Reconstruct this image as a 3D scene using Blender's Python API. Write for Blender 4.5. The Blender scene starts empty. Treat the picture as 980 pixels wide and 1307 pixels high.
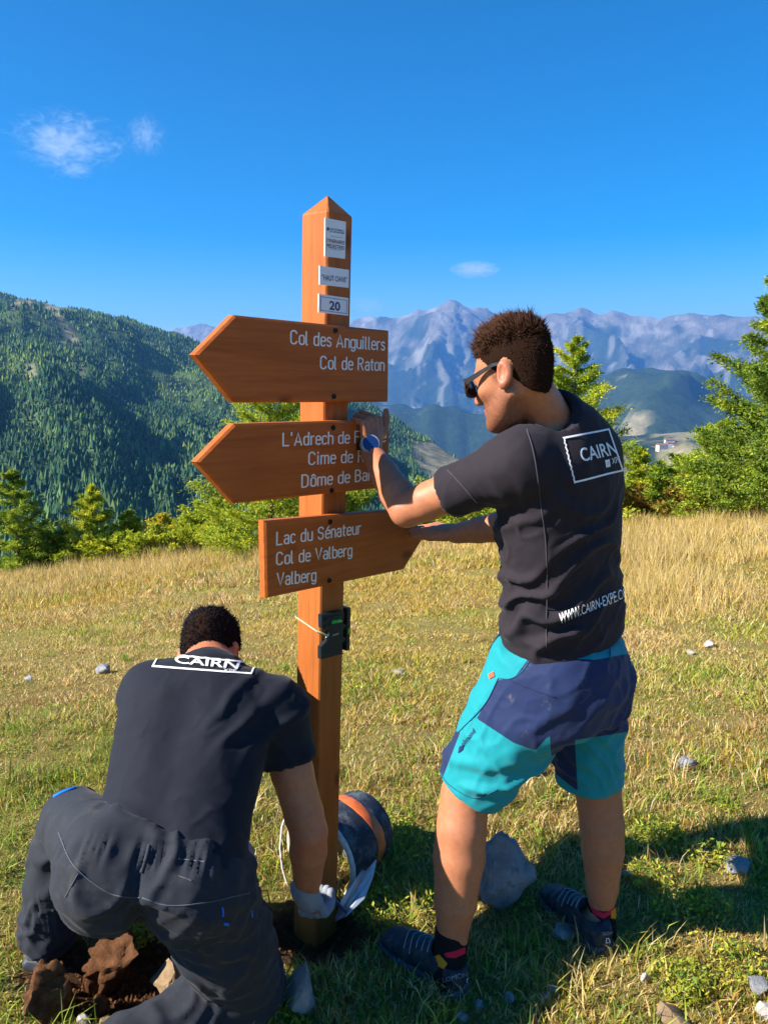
import bpy, bmesh, math
import numpy as np
from mathutils import Vector, Matrix
from mathutils.bvhtree import BVHTree

scene = bpy.context.scene
COL = scene.collection
RAD = math.radians

# ---------------------------------------------------------------- camera
CAM_H, FPX, PITCH = 1.62, 1010.0, RAD(10.0)
cam_data = bpy.data.cameras.new('camera')
cam_data.sensor_fit = 'VERTICAL'
cam_data.sensor_height = 24.0
cam_data.sensor_width = 18.0
cam_data.lens = 24.0 * FPX / 1307.0
cam_data.clip_start = 0.05
cam_data.clip_end = 80000.0
camera = bpy.data.objects.new('camera', cam_data)
camera.location = (0, 0, CAM_H)
camera.rotation_euler = (RAD(90) - PITCH, 0, 0)
COL.objects.link(camera)
scene.camera = camera

# ---------------------------------------------------------------- sky and sun
SUN_AZ = math.atan2(-0.957, -0.29)     # clockwise from +Y
SUN_EL = RAD(35.0)
world = bpy.data.worlds.new('World')
scene.world = world
world.use_nodes = True
wn, wl = world.node_tree.nodes, world.node_tree.links
wn.clear()
sky = wn.new('ShaderNodeTexSky')
sky.sky_type = 'NISHITA'
sky.sun_disc = False
sky.sun_elevation = SUN_EL
sky.sun_rotation = SUN_AZ % (2 * math.pi)
sky.altitude = 1800.0
sky.air_density = 1.0
sky.dust_density = 0.2
sky.ozone_density = 3.0
bgn = wn.new('ShaderNodeBackground')
bgn.inputs['Strength'].default_value = 0.066
hsv = wn.new('ShaderNodeHueSaturation')
hsv.inputs['Saturation'].default_value = 1.6
won = wn.new('ShaderNodeOutputWorld')
wl.new(sky.outputs[0], hsv.inputs['Color'])
wl.new(hsv.outputs[0], bgn.inputs[0])
wl.new(bgn.outputs[0], won.inputs[0])
sun_data = bpy.data.lights.new('sun', 'SUN')
sun_data.energy = 5.0
sun_data.angle = RAD(0.5)
sun_data.color = (1.0, 0.93, 0.82)
sun = bpy.data.objects.new('sun', sun_data)
_to = Vector((math.sin(SUN_AZ) * math.cos(SUN_EL), math.cos(SUN_AZ) * math.cos(SUN_EL), math.sin(SUN_EL)))
sun.rotation_euler = (-_to).to_track_quat('-Z', 'Y').to_euler()
sun.location = _to * 30
COL.objects.link(sun)
scene.view_settings.view_transform = 'Standard'
scene.view_settings.look = 'None'
scene.view_settings.exposure = 1.4
scene.view_settings.gamma = 1.0
cy = scene.cycles
cy.use_denoising = True
try:
    cy.denoiser = 'OPENIMAGEDENOISE'
except Exception:
    pass
cy.max_bounces = 6
cy.diffuse_bounces = 3
cy.glossy_bounces = 3
cy.transmission_bounces = 4
cy.volume_bounces = 1
cy.transparent_max_bounces = 6
cy.use_adaptive_sampling = True
cy.adaptive_threshold = 0.015

# ---------------------------------------------------------------- photo pixel -> place
_FW = np.array([0, math.cos(PITCH), -math.sin(PITCH)])
_UP = np.array([0, math.sin(PITCH), math.cos(PITCH)])
CAM = np.array([0, 0, CAM_H])

def ray(x, y):
    return np.array([(x - 490.0) / FPX, 0, 0]) + _UP * (-(y - 653.5) / FPX) + _FW

def PX(x, y, Y):                 # point seen at pixel (x, y) at distance Y ahead
    d = ray(x, y)
    return CAM + d * (Y / d[1])

def GP(x, y, z=0.0):             # point seen at pixel (x, y) at height z
    d = ray(x, y)
    return CAM + d * ((z - CAM_H) / d[2])

def PR(q):                       # points -> photo pixels (for measuring)
    q = np.asarray(q, float) - CAM
    dz = q @ _FW
    return np.stack([490 + FPX * q[..., 0] / dz, 653.5 - FPX * (q @ _UP) / dz], -1)

# ---------------------------------------------------------------- noise
def _hash(ix, iy, iz, seed):
    h = (ix.astype(np.int64) * 374761393 + iy.astype(np.int64) * 668265263 + iz.astype(np.int64) * 1440662683 + seed * 974711) & 0xFFFFFFFF
    h = ((h ^ (h >> 13)) * 1274126177) & 0xFFFFFFFF
    h = ((h ^ (h >> 16)) * 2246822519) & 0xFFFFFFFF
    return ((h ^ (h >> 15)) & 0xFFFFFF) / float(0xFFFFFF)

def vnoise(x, y, z=None, seed=0):
    x = np.asarray(x, float); y = np.asarray(y, float)
    z = np.zeros_like(x) if z is None else np.asarray(z, float)
    ix, iy, iz = np.floor(x), np.floor(y), np.floor(z)
    fx, fy, fz = x - ix, y - iy, z - iz
    ux, uy, uz = [f * f * f * (f * (f * 6 - 15) + 10) for f in (fx, fy, fz)]
    r = 0
    for dx in (0, 1):
        for dy in (0, 1):
            for dz in (0, 1):
                w = (ux if dx else 1 - ux) * (uy if dy else 1 - uy) * (uz if dz else 1 - uz)
                r = r + w * _hash(ix + dx, iy + dy, iz + dz, seed)
    return r * 2 - 1

def fbm(x, y, z=None, seed=0, oct=4, gain=0.5, lac=2.03):
    r = 0; a = 1.0; f = 1.0
    for i in range(oct):
        r = r + a * vnoise(np.asarray(x) * f, np.asarray(y) * f, None if z is None else np.asarray(z) * f, seed + i * 17)
        a *= gain; f *= lac
    return r

def ridged(x, y, seed=0, oct=5, gain=0.5, lac=2.1):
    r = 0; a = 1.0; f = 1.0; w = 1.0
    for i in range(oct):
        n = 1 - np.abs(vnoise(x * f, y * f, None, seed + i * 31)) * 1.6
        n = np.clip(n, 0, 1) ** 2
        r = r + a * n * w
        w = np.clip(n * 1.6, 0, 1)
        a *= gain; f *= lac
    return r

def sstep(a, b, x):
    t = np.clip((np.asarray(x, float) - a) / (b - a), 0, 1)
    return t * t * (3 - 2 * t)

# ---------------------------------------------------------------- mesh helpers
def mesh_np(V, F, mats=(), smooth=True, midx=None, col=None, attrs=None, name='mesh'):
    V = np.asarray(V, np.float32); F = np.asarray(F, np.int32)
    me = bpy.data.meshes.new(name)
    n, k = F.shape
    me.vertices.add(len(V)); me.vertices.foreach_set('co', V.ravel())
    me.loops.add(n * k); me.loops.foreach_set('vertex_index', F.ravel())
    me.polygons.add(n)
    me.polygons.foreach_set('loop_start', np.arange(0, n * k, k, dtype=np.int32))
    me.polygons.foreach_set('loop_total', np.full(n, k, np.int32))
    for m in (mats if isinstance(mats, (list, tuple)) else [mats]):
        me.materials.append(m)
    if midx is not None:
        me.polygons.foreach_set('material_index', np.asarray(midx, np.int32))
    me.polygons.foreach_set('use_smooth', np.full(n, bool(smooth)))
    me.update(calc_edges=True)
    if col is not None:
        a = me.color_attributes.new('col', 'FLOAT_COLOR', 'POINT')
        c = np.ones((len(V), 4), np.float32); c[:, :3] = col
        a.data.foreach_set('color', c.ravel())
    for nm, arr in (attrs or {}).items():
        a = me.attributes.new(nm, 'FLOAT', 'POINT')
        a.data.foreach_set('value', np.asarray(arr, np.float32))
    return me

def link(name, me, parent=None, inv=None):
    o = bpy.data.objects.new(name, me)
    COL.objects.link(o)
    if parent is not None:
        o.parent = parent
        if inv is not None:
            o.matrix_parent_inverse = inv
    return o

def tag(o, label, cat, group=None):
    o['label'] = label; o['category'] = cat
    if group: o['group'] = group
    return o

def kind(o, k):
    o['kind'] = k
    return o

def empty(name, loc, label, cat, group=None, rot=None):
    o = bpy.data.objects.new(name, None)
    o.empty_display_size = 0.1
    COL.objects.link(o)
    o.location = loc
    if rot is not None:
        o.rotation_euler = rot
    return tag(o, label, cat, group)

def T_inv(o):                    # world-space children of an unrotated root
    return Matrix.Translation(-Vector(o.location))

class MB:                        # collects simple shapes into one mesh
    def __init__(s): s.V = []; s.F = []; s.n = 0
    def add(s, V, F):
        V = np.asarray(V, float)
        s.V.append(V); s.F += [tuple(int(i) + s.n for i in f) for f in F]; s.n += len(V)
        return s
    def box(s, lo, hi):
        x0, y0, z0 = lo; x1, y1, z1 = hi
        V = [(x0,y0,z0),(x1,y0,z0),(x1,y1,z0),(x0,y1,z0),(x0,y0,z1),(x1,y0,z1),(x1,y1,z1),(x0,y1,z1)]
        return s.add(V, [(0,3,2,1),(4,5,6,7),(0,1,5,4),(1,2,6,5),(2,3,7,6),(3,0,4,7)])
    def tube(s, pts, rad, k=8, caps=True):
        pts = np.asarray(pts, float); n = len(pts)
        rad = np.full(n, rad, float) if np.isscalar(rad) else np.asarray(rad, float)
        tan = np.gradient(pts, axis=0); tan /= np.linalg.norm(tan, axis=1)[:, None] + 1e-12
        ref = np.array([0, 0, 1.0]) if abs(tan[0][2]) < 0.9 else np.array([1.0, 0, 0])
        V = []
        a = np.arange(k) * 2 * math.pi / k
        for i in range(n):
            e1 = np.cross(tan[i], ref); e1 /= np.linalg.norm(e1) + 1e-12
            e2 = np.cross(e1, tan[i]); ref = e2
            V.append(pts[i] + rad[i] * (np.cos(a)[:, None] * e1 + np.sin(a)[:, None] * e2))
        F = [(i*k+j, i*k+(j+1) % k, (i+1)*k+(j+1) % k, (i+1)*k+j) for i in range(n-1) for j in range(k)]
        if caps:
            F += [tuple(range(k-1, -1, -1)), tuple((n-1)*k+j for j in range(k))]
        return s.add(np.concatenate(V), F)
    def prism(s, poly, z0, z1, bev=0.0):      # poly in (x,z), extruded along y from z0 (back) to z1 (front), front edge bevelled
        poly = np.asarray(poly, float); n = len(poly)
        area = 0.5 * np.sum(poly[:, 0] * np.roll(poly[:, 1], -1) - np.roll(poly[:, 0], -1) * poly[:, 1])
        if area < 0: poly = poly[::-1]
        rings = [(poly, z0)]
        if bev > 0:
            e = np.roll(poly, -1, 0) - poly; e /= np.linalg.norm(e, axis=1)[:, None]
            nrm = np.stack([-e[:, 1], e[:, 0]], 1)
            pn = np.roll(nrm, 1, 0)
            b = nrm + pn; b /= (np.sum(nrm * b, 1))[:, None]
            rings = [(poly + b*bev, z0), (poly, z0 + (bev if z1 > z0 else -bev)), (poly, z1 - (bev if z1 > z0 else -bev)), (poly + b * bev, z1)]
        else:
            rings.append((poly, z1))
        V = [np.stack([r[:, 0], np.full(n, y), r[:, 1]], 1) for r, y in rings]
        F = [tuple(range(n)), tuple((len(rings)-1)*n + j for j in range(n-1, -1, -1))]
        for i in range(len(rings)-1):
            F += [(i*n+(j+1) % n, i*n+j, (i+1)*n+j, (i+1)*n+(j+1) % n) for j in range(n)]
        if z1 > z0:
            pass
        return s.add(np.concatenate(V), F)
    def mesh(s, mat, smooth=False, auto=None):
        me = bpy.data.meshes.new('mesh')
        me.from_pydata(np.concatenate(s.V).tolist(), [], s.F)
        for m in (mat if isinstance(mat, (list, tuple)) else [mat]): me.materials.append(m)
        bm = bmesh.new(); bm.from_mesh(me); bmesh.ops.recalc_face_normals(bm, faces=bm.faces)
        if auto is not None:
            for e in bm.edges:
                if len(e.link_faces) == 2: e.smooth = e.calc_face_angle() < auto
            smooth = True
        for f in bm.faces: f.smooth = smooth
        bm.to_mesh(me); bm.free()
        return me

# ---------------------------------------------------------------- material helpers
class NT:
    def __init__(s, name):
        s.m = bpy.data.materials.new(name); s.m.use_nodes = True
        s.t = s.m.node_tree; s.n = s.t.nodes; s.l = s.t.links
        s.b = s.n['Principled BSDF']; s.o = s.n['Material Output']
    def new(s, t, **kw):
        n = s.n.new(t)
        for k, v in kw.items(): setattr(n, k, v)
        return n
    def put(s, sock, v):
        if hasattr(v, 'is_output') or isinstance(v, bpy.types.NodeSocket): s.l.new(v, sock)
        elif isinstance(v, (tuple, list)) and len(v) == 3 and sock.type == 'RGBA': sock.default_value = (*v, 1)
        else: sock.default_value = v
    def coord(s, scale=(1, 1, 1), kind='Object', rot=(0, 0, 0)):
        tc = s.new('ShaderNodeTexCoord'); mp = s.new('ShaderNodeMapping')
        mp.inputs['Scale'].default_value = scale; mp.inputs['Rotation'].default_value = rot
        s.l.new(tc.outputs[kind], mp.inputs[0]); return mp.outputs[0]
    def noise(s, vec, scale, detail=4, rough=0.55, dist=0.0):
        n = s.new('ShaderNodeTexNoise'); s.put(n.inputs['Vector'], vec)
        n.inputs['Scale'].default_value = scale; n.inputs['Detail'].default_value = detail
        n.inputs['Roughness'].default_value = rough; n.inputs['Distortion'].default_value = dist
        return n.outputs['Fac']
    def ramp(s, fac, stops):
        r = s.new('ShaderNodeValToRGB'); s.put(r.inputs[0], fac)
        e = r.color_ramp.elements
        while len(e) < len(stops): e.new(0.5)
        for i, (p, c) in enumerate(stops):
            e[i].position = p; e[i].color = (*c, 1) if len(c) == 3 else c
        return r.outputs[0]
    def mix(s, fac, a, b, mode='MIX'):
        m = s.new('ShaderNodeMix', data_type='RGBA', blend_type=mode)
        s.put(m.inputs[0], fac); s.put(m.inputs[6], a); s.put(m.inputs[7], b); return m.outputs[2]
    def math(s, op, a, b=None, c=None):
        m = s.new('ShaderNodeMath', operation=op)
        for i, v in enumerate((a, b, c)):
            if v is not None: s.put(m.inputs[i], v)
        return m.outputs[0]
    def attr(s, name, out='Fac'):
        a = s.new('ShaderNodeAttribute', attribute_name=name); return a.outputs[out]
    def bump(s, h, strength=0.3, dist=0.01):
        b = s.new('ShaderNodeBump'); s.put(b.inputs['Height'], h)
        b.inputs['Strength'].default_value = strength; b.inputs['Distance'].default_value = dist
        s.l.new(b.outputs[0], s.b.inputs['Normal']); return b
    def set(s, color=None, rough=None, spec=None, metal=None, **kw):
        if color is not None: s.put(s.b.inputs['Base Color'], color)
        if rough is not None: s.put(s.b.inputs['Roughness'], rough)
        if spec is not None: s.put(s.b.inputs['Specular IOR Level'], spec)
        if metal is not None: s.put(s.b.inputs['Metallic'], metal)
        for k, v in kw.items(): s.put(s.b.inputs[k], v)
        return s.m

def simple(name, c, rough=0.6, var=0.12, scale=40, spec=0.4, metal=0.0, bump=0.0):
    t = NT(name)
    v = t.coord()
    f = t.noise(v, scale, 5)
    lo = tuple(max(0, x * (1 - var)) for x in c); hi = tuple(min(1, x * (1 + var)) for x in c)
    if bump: t.bump(f, bump, 0.004)
    return t.set(t.ramp(f, [(0.3, lo), (0.7, hi)]), rough, spec, metal)

# ================================================================ terrain
rng = np.random.default_rng(7)

def gz(x, y):                    # height of the meadow
    x = np.asarray(x, float); y = np.asarray(y, float)
    t = np.maximum(y - 2.6, 0)
    z = -0.172 * t * t / (t + 1.2)
    z = z + 0.093 * x * sstep(2, 10, y)
    z = z + 0.05 * fbm(x * 0.6, y * 0.6, seed=3, oct=3) * sstep(2.4, 5, y)
    z = z + 0.012 * fbm(x * 3.1, y * 3.1, seed=5, oct=2)
    o = np.maximum(y - 25.0, 0)
    z = z - 0.045 * o * o / (1 + o * 0.06)
    b = np.maximum(-y, 0)
    z = z + 0.02 * b
    pit = np.exp(-(((x + 0.66) / 0.20) ** 2 + ((y - 1.90) / 0.13) ** 2) ** 2)
    pit2 = np.exp(-(((x + 0.20) / 0.13) ** 2 + ((y - 2.10) / 0.11) ** 2) ** 2)
    z = z - 0.07 * pit - 0.05 * pit2
    return z

def soilmask(x, y):
    n = fbm(np.asarray(x) * 9, np.asarray(y) * 9, seed=77, oct=3) * 0.35
    a = ((x + 0.64) / 0.31) ** 2 + ((y - 1.91) / 0.16) ** 2
    b = ((x + 0.22) / 0.19) ** 2 + ((y - 2.07) / 0.13) ** 2
    return sstep(1.25, 0.75, np.minimum(a, b) + n)

# --- materials of the land
t = NT('meadow_soil')
v = t.coord()
c1 = t.ramp(t.noise(v, 1.3, 6, 0.6), [(0.3, (0.24, 0.19, 0.045)), (0.5, (0.32, 0.25, 0.07)), (0.7, (0.40, 0.31, 0.12))])
c2 = t.ramp(t.noise(v, 35, 5, 0.7), [(0.35, (0.10, 0.085, 0.02)), (0.65, (0.36, 0.29, 0.09))])
gcol = t.mix(0.5, c1, c2)
gcol = t.mix(0.35, gcol, t.ramp(t.noise(v, 160, 6, 0.8), [(0.30, (0.12, 0.09, 0.025)), (0.5, (0.36, 0.28, 0.085)), (0.68, (0.60, 0.48, 0.20))]))
soil = t.ramp(t.noise(v, 60, 6, 0.7), [(0.3, (0.035, 0.018, 0.010)), (0.55, (0.13, 0.065, 0.035)), (0.8, (0.22, 0.12, 0.07))])
t.bump(t.noise(v, 110, 8, 0.8), 1.0, 0.03)
M_GROUND = t.set(t.mix(t.attr('soil'), gcol, soil), 0.95, 0.1)

def grid_mesh(xs, ys, fn):
    X, Y = np.meshgrid(xs, ys)
    Z = fn(X, Y)
    V = np.stack([X, Y, Z], -1).reshape(-1, 3)
    nx, ny = len(xs), len(ys)
    i = np.arange((ny - 1) * (nx - 1)); r = i // (nx - 1); c = i % (nx - 1); a = r * nx + c
    return V, np.stack([a, a + 1, a + nx + 1, a + nx], 1)

def spaced(lo, hi, fine_lo, fine_hi, step, grow=1.12):
    s = list(np.arange(fine_lo, fine_hi, step)); d = step; x = s[-1]
    while x < hi:
        d *= grow; x += d; s.append(x)
    d = step; x = s[0]; pre = []
    while x > lo:
        d *= grow; x -= d; pre.append(x)
    return np.array(pre[::-1] + s)

V, F = grid_mesh(spaced(-70, 70, -1.5, 1.5, 0.03, 1.10), spaced(-40, 75, 1.2, 2.7, 0.03, 1.09), gz)
ground = kind(link('ground', mesh_np(V, F, M_GROUND, attrs={'soil': soilmask(V[:, 0], V[:, 1])})), 'structure')

# --- far land: polar patches from a crest line seen in the photo
def slope_at(px, py):
    d = ray(px, py); return d[2] / math.hypot(d[0], d[1])

def px_span(a, b, n):            # dense across the view, sparser to the sides
    k = n // 6; lo, hi = -190.0, 1180.0
    if a > lo: return np.linspace(a, b, n)
    if b <= hi: return np.concatenate([np.linspace(a, lo - 10, k), np.linspace(lo, b, n - k)])
    return np.concatenate([np.linspace(a, lo - 10, k), np.linspace(lo, hi, n - 2 * k), np.linspace(hi + 10, b, k)])

def patch(px0, px1, nx, crest, Dc, Df, foot_py, nr, prof, relief, back=0.35, seed=0):
    """crest: [(px, py)], Dc: [(px, metres)] crest distance, Df foot distance, relief(across, r, s) metres"""
    px = px_span(px0, px1, nx)
    cy_ = np.interp(px, [c[0] for c in crest], [c[1] for c in crest])
    D = np.interp(px, [c[0] for c in Dc], [c[1] for c in Dc])
    az = np.arctan((px - 490) / FPX)
    sl = np.array([slope_at(a, b) for a, b in zip(px, cy_)])
    zc = CAM_H + D * sl
    fs = slope_at(490, foot_py)
    s = np.concatenate([np.linspace(0, 1, nr), 1 + np.linspace(0.03, back, max(4, nr // 6))])
    S, AZ = np.meshgrid(s, az, indexing='ij')
    Dm = np.broadcast_to(D, S.shape); Zc = np.broadcast_to(zc, S.shape)
    R = Df + (Dm - Df) * S
    zf = CAM_H + Df * fs
    Sc = np.clip(S, 0, 1)
    Z = zf + (Zc - zf) * prof(Sc)
    Z = Z - np.maximum(S - 1, 0) * (Dm - Df) * 0.55
    across = AZ * Dm
    Z = Z + relief(across, R, S)
    V = np.stack([np.sin(AZ) * R, np.cos(AZ) * R, Z], -1)
    nrr, nxx = S.shape
    i = np.arange((nrr - 1) * (nxx - 1)); r = i // (nxx - 1); c = i % (nxx - 1); a = r * nxx + c
    F = np.stack([a, a + 1, a + nxx + 1, a + nxx], 1)
    return V.reshape(-1, 3), F, S.ravel(), R.ravel(), across.ravel()

# --- forested hill on the left
HILL_CREST = [(-1700, 440), (-1000, 400), (-500, 380), (-200, 368), (-60, 372), (0, 378), (60, 383), (130, 397), (200, 415), (250, 436), (300, 455), (380, 478), (450, 506),
              (520, 542), (590, 580), (640, 622), (700, 680), (780, 760)]
def hill_relief(a, r, s):
    env = np.clip(s, 0, 1) * np.clip(1.03 - s, 0, 1) * 4
    n = ridged(a / 420 + 0.25 * fbm(a / 500, r / 500, seed=9), r / 1300, seed=11, oct=4) - 0.75
    return 48 * n * env + 8 * fbm(a / 90, r / 90, seed=12, oct=3) * np.clip(s * 3, 0, 1)
Vh, Fh, Sh, Rh, Ah = patch(-1700, 780, 300, HILL_CREST, [(-500, 2500), (0, 2250), (300, 1900), (590, 1450), (780, 1250)], 380, 790, 92,
                           lambda s: s ** 1.05, hill_relief)
t = NT('forest_floor')
v = t.coord()
bare = sstep(0.52, 0.75, fbm(Ah / 150, Rh / 420, seed=21, oct=4) * 0.8 + 0.16) * sstep(0.2, 0.45, Sh)
_hp = PR(Vh)
_strip = np.exp(-((_hp[:, 0] - (60 + (_hp[:, 1] - 380) * 0.55)) / 13) ** 2) * sstep(375, 390, _hp[:, 1]) * sstep(470, 420, _hp[:, 1])
bare = np.clip(np.maximum(bare, 0.75 * _strip + 0.35 * fbm(Ah / 30, Rh / 60, seed=22) * _strip), 0, 1)
c1 = t.ramp(t.noise(v, 0.012, 8, 0.65), [(0.35, (0.03, 0.055, 0.02)), (0.65, (0.075, 0.115, 0.035))])
M_FLOOR = t.set(t.mix(t.attr('bare'), c1, t.ramp(t.noise(v, 0.05, 6, 0.7), [(0.35, (0.10, 0.10, 0.045)), (0.65, (0.27, 0.235, 0.17))])), 0.95, 0.1)
kind(link('hill', mesh_np(Vh, Fh, M_FLOOR, attrs={'bare': bare})), 'structure')

# trees of the hillside, one mass
def hill_z_sampler(V, shape):
    return V.reshape(shape + (3,))
nxh = 300; nrh = len(Sh) // nxh
Hg = Vh.reshape(nrh, nxh, 3); Bg = bare.reshape(nrh, nxh)
def scatter_patch(G, n, dens, seed):
    g = np.random.default_rng(seed)
    nr, nx = G.shape[:2]
    a = np.linalg.norm(np.cross(G[1:, :-1] - G[:-1, :-1], G[:-1, 1:] - G[:-1, :-1]), axis=-1)
    w = (a * dens[:-1, :-1]).ravel(); w /= w.sum()
    idx = g.choice(len(w), n, p=w); r = idx // (nx - 1); c = idx % (nx - 1)
    u, q = g.random(n)[:, None], g.random(n)[:, None]
    return (G[r, c] * (1 - u) * (1 - q) + G[r, c + 1] * (1 - u) * q + G[r + 1, c] * u * (1 - q) + G[r + 1, c + 1] * u * q)
pxs = px_span(-1700, 780, nxh)
vis = sstep(-160, -40, pxs)[None, :] * np.ones((nrh, 1)) * 0.8 + 0.2
srow = Sh.reshape(nrh, nxh)
dens = np.clip(1 - Bg * 1.15, 0.02, 1) * vis * np.where(srow > 1.02, 0.3, 1.0) * (1.0 + 1.4 * (srow < 0.5))
NH = 60000
P = scatter_patch(Hg, NH, dens, 5)
h = rng.uniform(3.6, 9, NH) * (1 + 0.25 * fbm(P[:, 0] / 120, P[:, 1] / 120, seed=8))
rad = h * rng.uniform(0.22, 0.36, NH)
K = 4
ang = (np.arange(K) * 2 * math.pi / K)[None, :] + rng.random(NH)[:, None] * 6.28
ring = np.stack([np.cos(ang), np.sin(ang), np.zeros_like(ang)], -1)
lo = P[:, None, :] + ring * (rad[:, None, None] * rng.uniform(0.75, 1.25, (NH, K, 1))); lo[:, :, 2] += h[:, None] * rng.uniform(0.02, 0.12, (NH, K))
md = P[:, None, :] + ring * (rad[:, None, None] * rng.uniform(0.45, 0.8, (NH, K, 1))); md[:, :, 2] += h[:, None] * rng.uniform(0.42, 0.55, (NH, K))
tp = P.copy(); tp[:, 2] += h; tp[:, :2] += rng.normal(0, 0.35, (NH, 2))
V = np.concatenate([lo, md, tp[:, None, :]], 1)
base = (np.arange(NH) * (2 * K + 1))[:, None]
near_t = np.linalg.norm(P[:, :2], axis=1) < 1050
F = []
for j in range(K):
    k = (j + 1) % K
    F += [np.concatenate([base + j, base + k, base + K + k], 1)[near_t], np.concatenate([base + j, base + K + k, base + K + j], 1)[near_t],
          np.concatenate([base + K + j, base + K + k, base + 2 * K], 1)[near_t], np.concatenate([base + j, base + k, base + 2 * K], 1)[~near_t]]
F = np.concatenate(F)
mixv = rng.random(NH) + 0.5 * fbm(P[:, 0] / 160, P[:, 1] / 160, seed=31)
cc = np.where((mixv > 0.85)[:, None], np.array([0.15, 0.21, 0.05]), np.where((mixv > 0.4)[:, None], np.array([0.08, 0.145, 0.05]), np.array([0.036, 0.085, 0.042])))
cc = cc * rng.uniform(0.7, 1.35, (NH, 1))
C = np.repeat(cc, 2 * K + 1, axis=0)
t = NT('far_conifer')
M_FARTREE = t.set(t.attr('col', 'Color'), 0.9, 0.05)
fw = kind(link('hillside_forest', mesh_np(V.reshape(-1, 3), F, M_FARTREE, smooth=False, col=C)), 'stuff')
tag(fw, 'dark blue-green conifer forest covering the whole hillside on the left', 'forest')

# --- far mountain range
CREST = [(-700, 430), (-400, 415), (-100, 430), (180, 424), (235, 418), (262, 414), (300, 420), (450, 409), (470, 405), (500, 404), (530, 396), (552, 390), (575, 383),
         (590, 387), (612, 391), (640, 398), (664, 402), (690, 402), (712, 398), (735, 394), (752, 401), (790, 400), (812, 404), (840, 404),
         (868, 398), (882, 397), (905, 404), (940, 406), (980, 408), (1100, 398), (1300, 415), (1500, 400)]
def mtn_relief(a, r, s):
    env = np.clip(s * 1.15, 0, 1) * np.clip(1.02 - s, 0, 1) * 3.4
    wob = 620 * fbm(a / 1500, r / 1500, seed=41, oct=4)
    b_ = a + 0.45 * (r - 8000) * vnoise(a / 2600, r / 6000, seed=40)
    n = ridged((b_ + wob) / 1150, r / 1900, seed=43, oct=7, gain=0.56) - 0.8
    m = ridged((b_ + wob * 0.6) / 330, r / 430, seed=47, oct=5, gain=0.55) - 0.8
    cr = np.clip(s * 2, 0, 1)
    return 300 * n * env + 75 * m * np.clip(env + 0.18, 0, 1.2) + 26 * cr * fbm(a / 170, r / 170, seed=48, oct=5)
Vm, Fm, Sm, Rm, Am = patch(-2200, 2800, 560, CREST, [(-700, 11500), (300, 11000), (575, 9800), (740, 10500), (1500, 10000)], 5600, 640, 150,
                           lambda s: 0.35 * s + 0.65 * s ** 1.9, mtn_relief)
q = Vm.reshape(-1, 560, 3)
gx = np.gradient(q[..., 2], axis=0) / (np.gradient(np.linalg.norm(q[..., :2], axis=-1), axis=0) + 1e-3)
hz_ = np.clip((Sm - 0.62) / 0.2, -1, 1)
n1 = fbm(Am / 350, Rm / 350, seed=51, oct=5)
rock = sstep(-0.35, 0.35, (Sm - 0.80) * 3.0 + 0.55 * n1 + 0.35 * ridged(Am / 260, Rm / 900, seed=47, oct=4) - 0.30)
scree = sstep(0.25, 0.6, fbm(Am / 120, Rm / 170, seed=53, oct=5) + 0.35 * np.exp(-((Sm - 0.66) / 0.10) ** 2)) * rock
scree = np.maximum(scree, 0.8 * sstep(0.55, 0.8, fbm(Am / 120, Rm / 260, seed=57, oct=4)) * (1 - rock))
t = NT('mountain_rock')
v = t.coord()
rk = t.ramp(t.noise(v, 0.006, 9, 0.7), [(0.30, (0.105, 0.10, 0.083)), (0.55, (0.225, 0.205, 0.165)), (0.8, (0.34, 0.305, 0.24))])
vg = t.ramp(t.noise(v, 0.012, 9, 0.72), [(0.35, (0.018, 0.034, 0.016)), (0.62, (0.045, 0.065, 0.028)), (0.85, (0.12, 0.115, 0.06))])
c = t.mix(t.attr('rock'), vg, rk)
t.bump(t.noise(v, 0.012, 10, 0.75), 1.0, 60)
M_MTN = t.set(t.mix(t.math('MULTIPLY', t.attr('scree'), 0.6), c, (0.42, 0.40, 0.34)), 0.95, 0.1)
kind(link('mountains', mesh_np(Vm, Fm, M_MTN, attrs={'rock': rock, 'scree': scree})), 'structure')

# --- wooded middle hills and the village slope
def mid(name, crest, Dc, Df, fpy, nx, nr, amp, wl_, seed, open_, px=(-2200, 2800)):
    def rel(a, r, s):
        env = np.clip(s * 1.2, 0, 1) * np.clip(1.06 - s, 0, 1) * 3.4
        return amp * (ridged(a / wl_, r / (wl_ * 2), seed=seed, oct=5) - 0.8) * env + amp * 0.08 * fbm(a / 60, r / 60, seed=seed + 2, oct=3)
    V, F, S, R, A = patch(px[0], px[1], nx, crest, Dc, Df, fpy, nr, lambda s: s, rel)
    n = fbm(A / (wl_ * 0.35), R / (wl_ * 0.5), seed=seed + 5, oct=5)
    op = sstep(0.0, 0.35, n + open_)
    t = NT(name + '_cover'); v = t.coord()
    wood = t.ramp(t.noise(v, 0.03, 8, 0.75), [(0.35, (0.012, 0.026, 0.013)), (0.6, (0.032, 0.052, 0.02)), (0.8, (0.06, 0.08, 0.03))])
    fld = t.ramp(t.noise(v, 0.02, 7, 0.7), [(0.35, (0.13, 0.14, 0.055)), (0.55, (0.25, 0.21, 0.115)), (0.8, (0.42, 0.36, 0.26))])
    t.bump(t.noise(v, 0.06, 6, 0.7), 0.8, 9)
    m = t.set(t.mix(t.attr('open'), wood, fld), 0.95, 0.1)
    kind(link(name, mesh_np(V, F, m, attrs={'open': op})), 'structure')
    return V, nx
mid('wooded_hill', [(-300, 600), (300, 520), (440, 505), (520, 515), (600, 530), (680, 505), (760, 480), (830, 470), (868, 474), (905, 492), (950, 505), (1020, 495), (1200, 470), (1500, 480)],
    [(-300, 5200), (1500, 5200)], 3000, 640, 220, 60, 170, 900, 61, -0.85)
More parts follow.
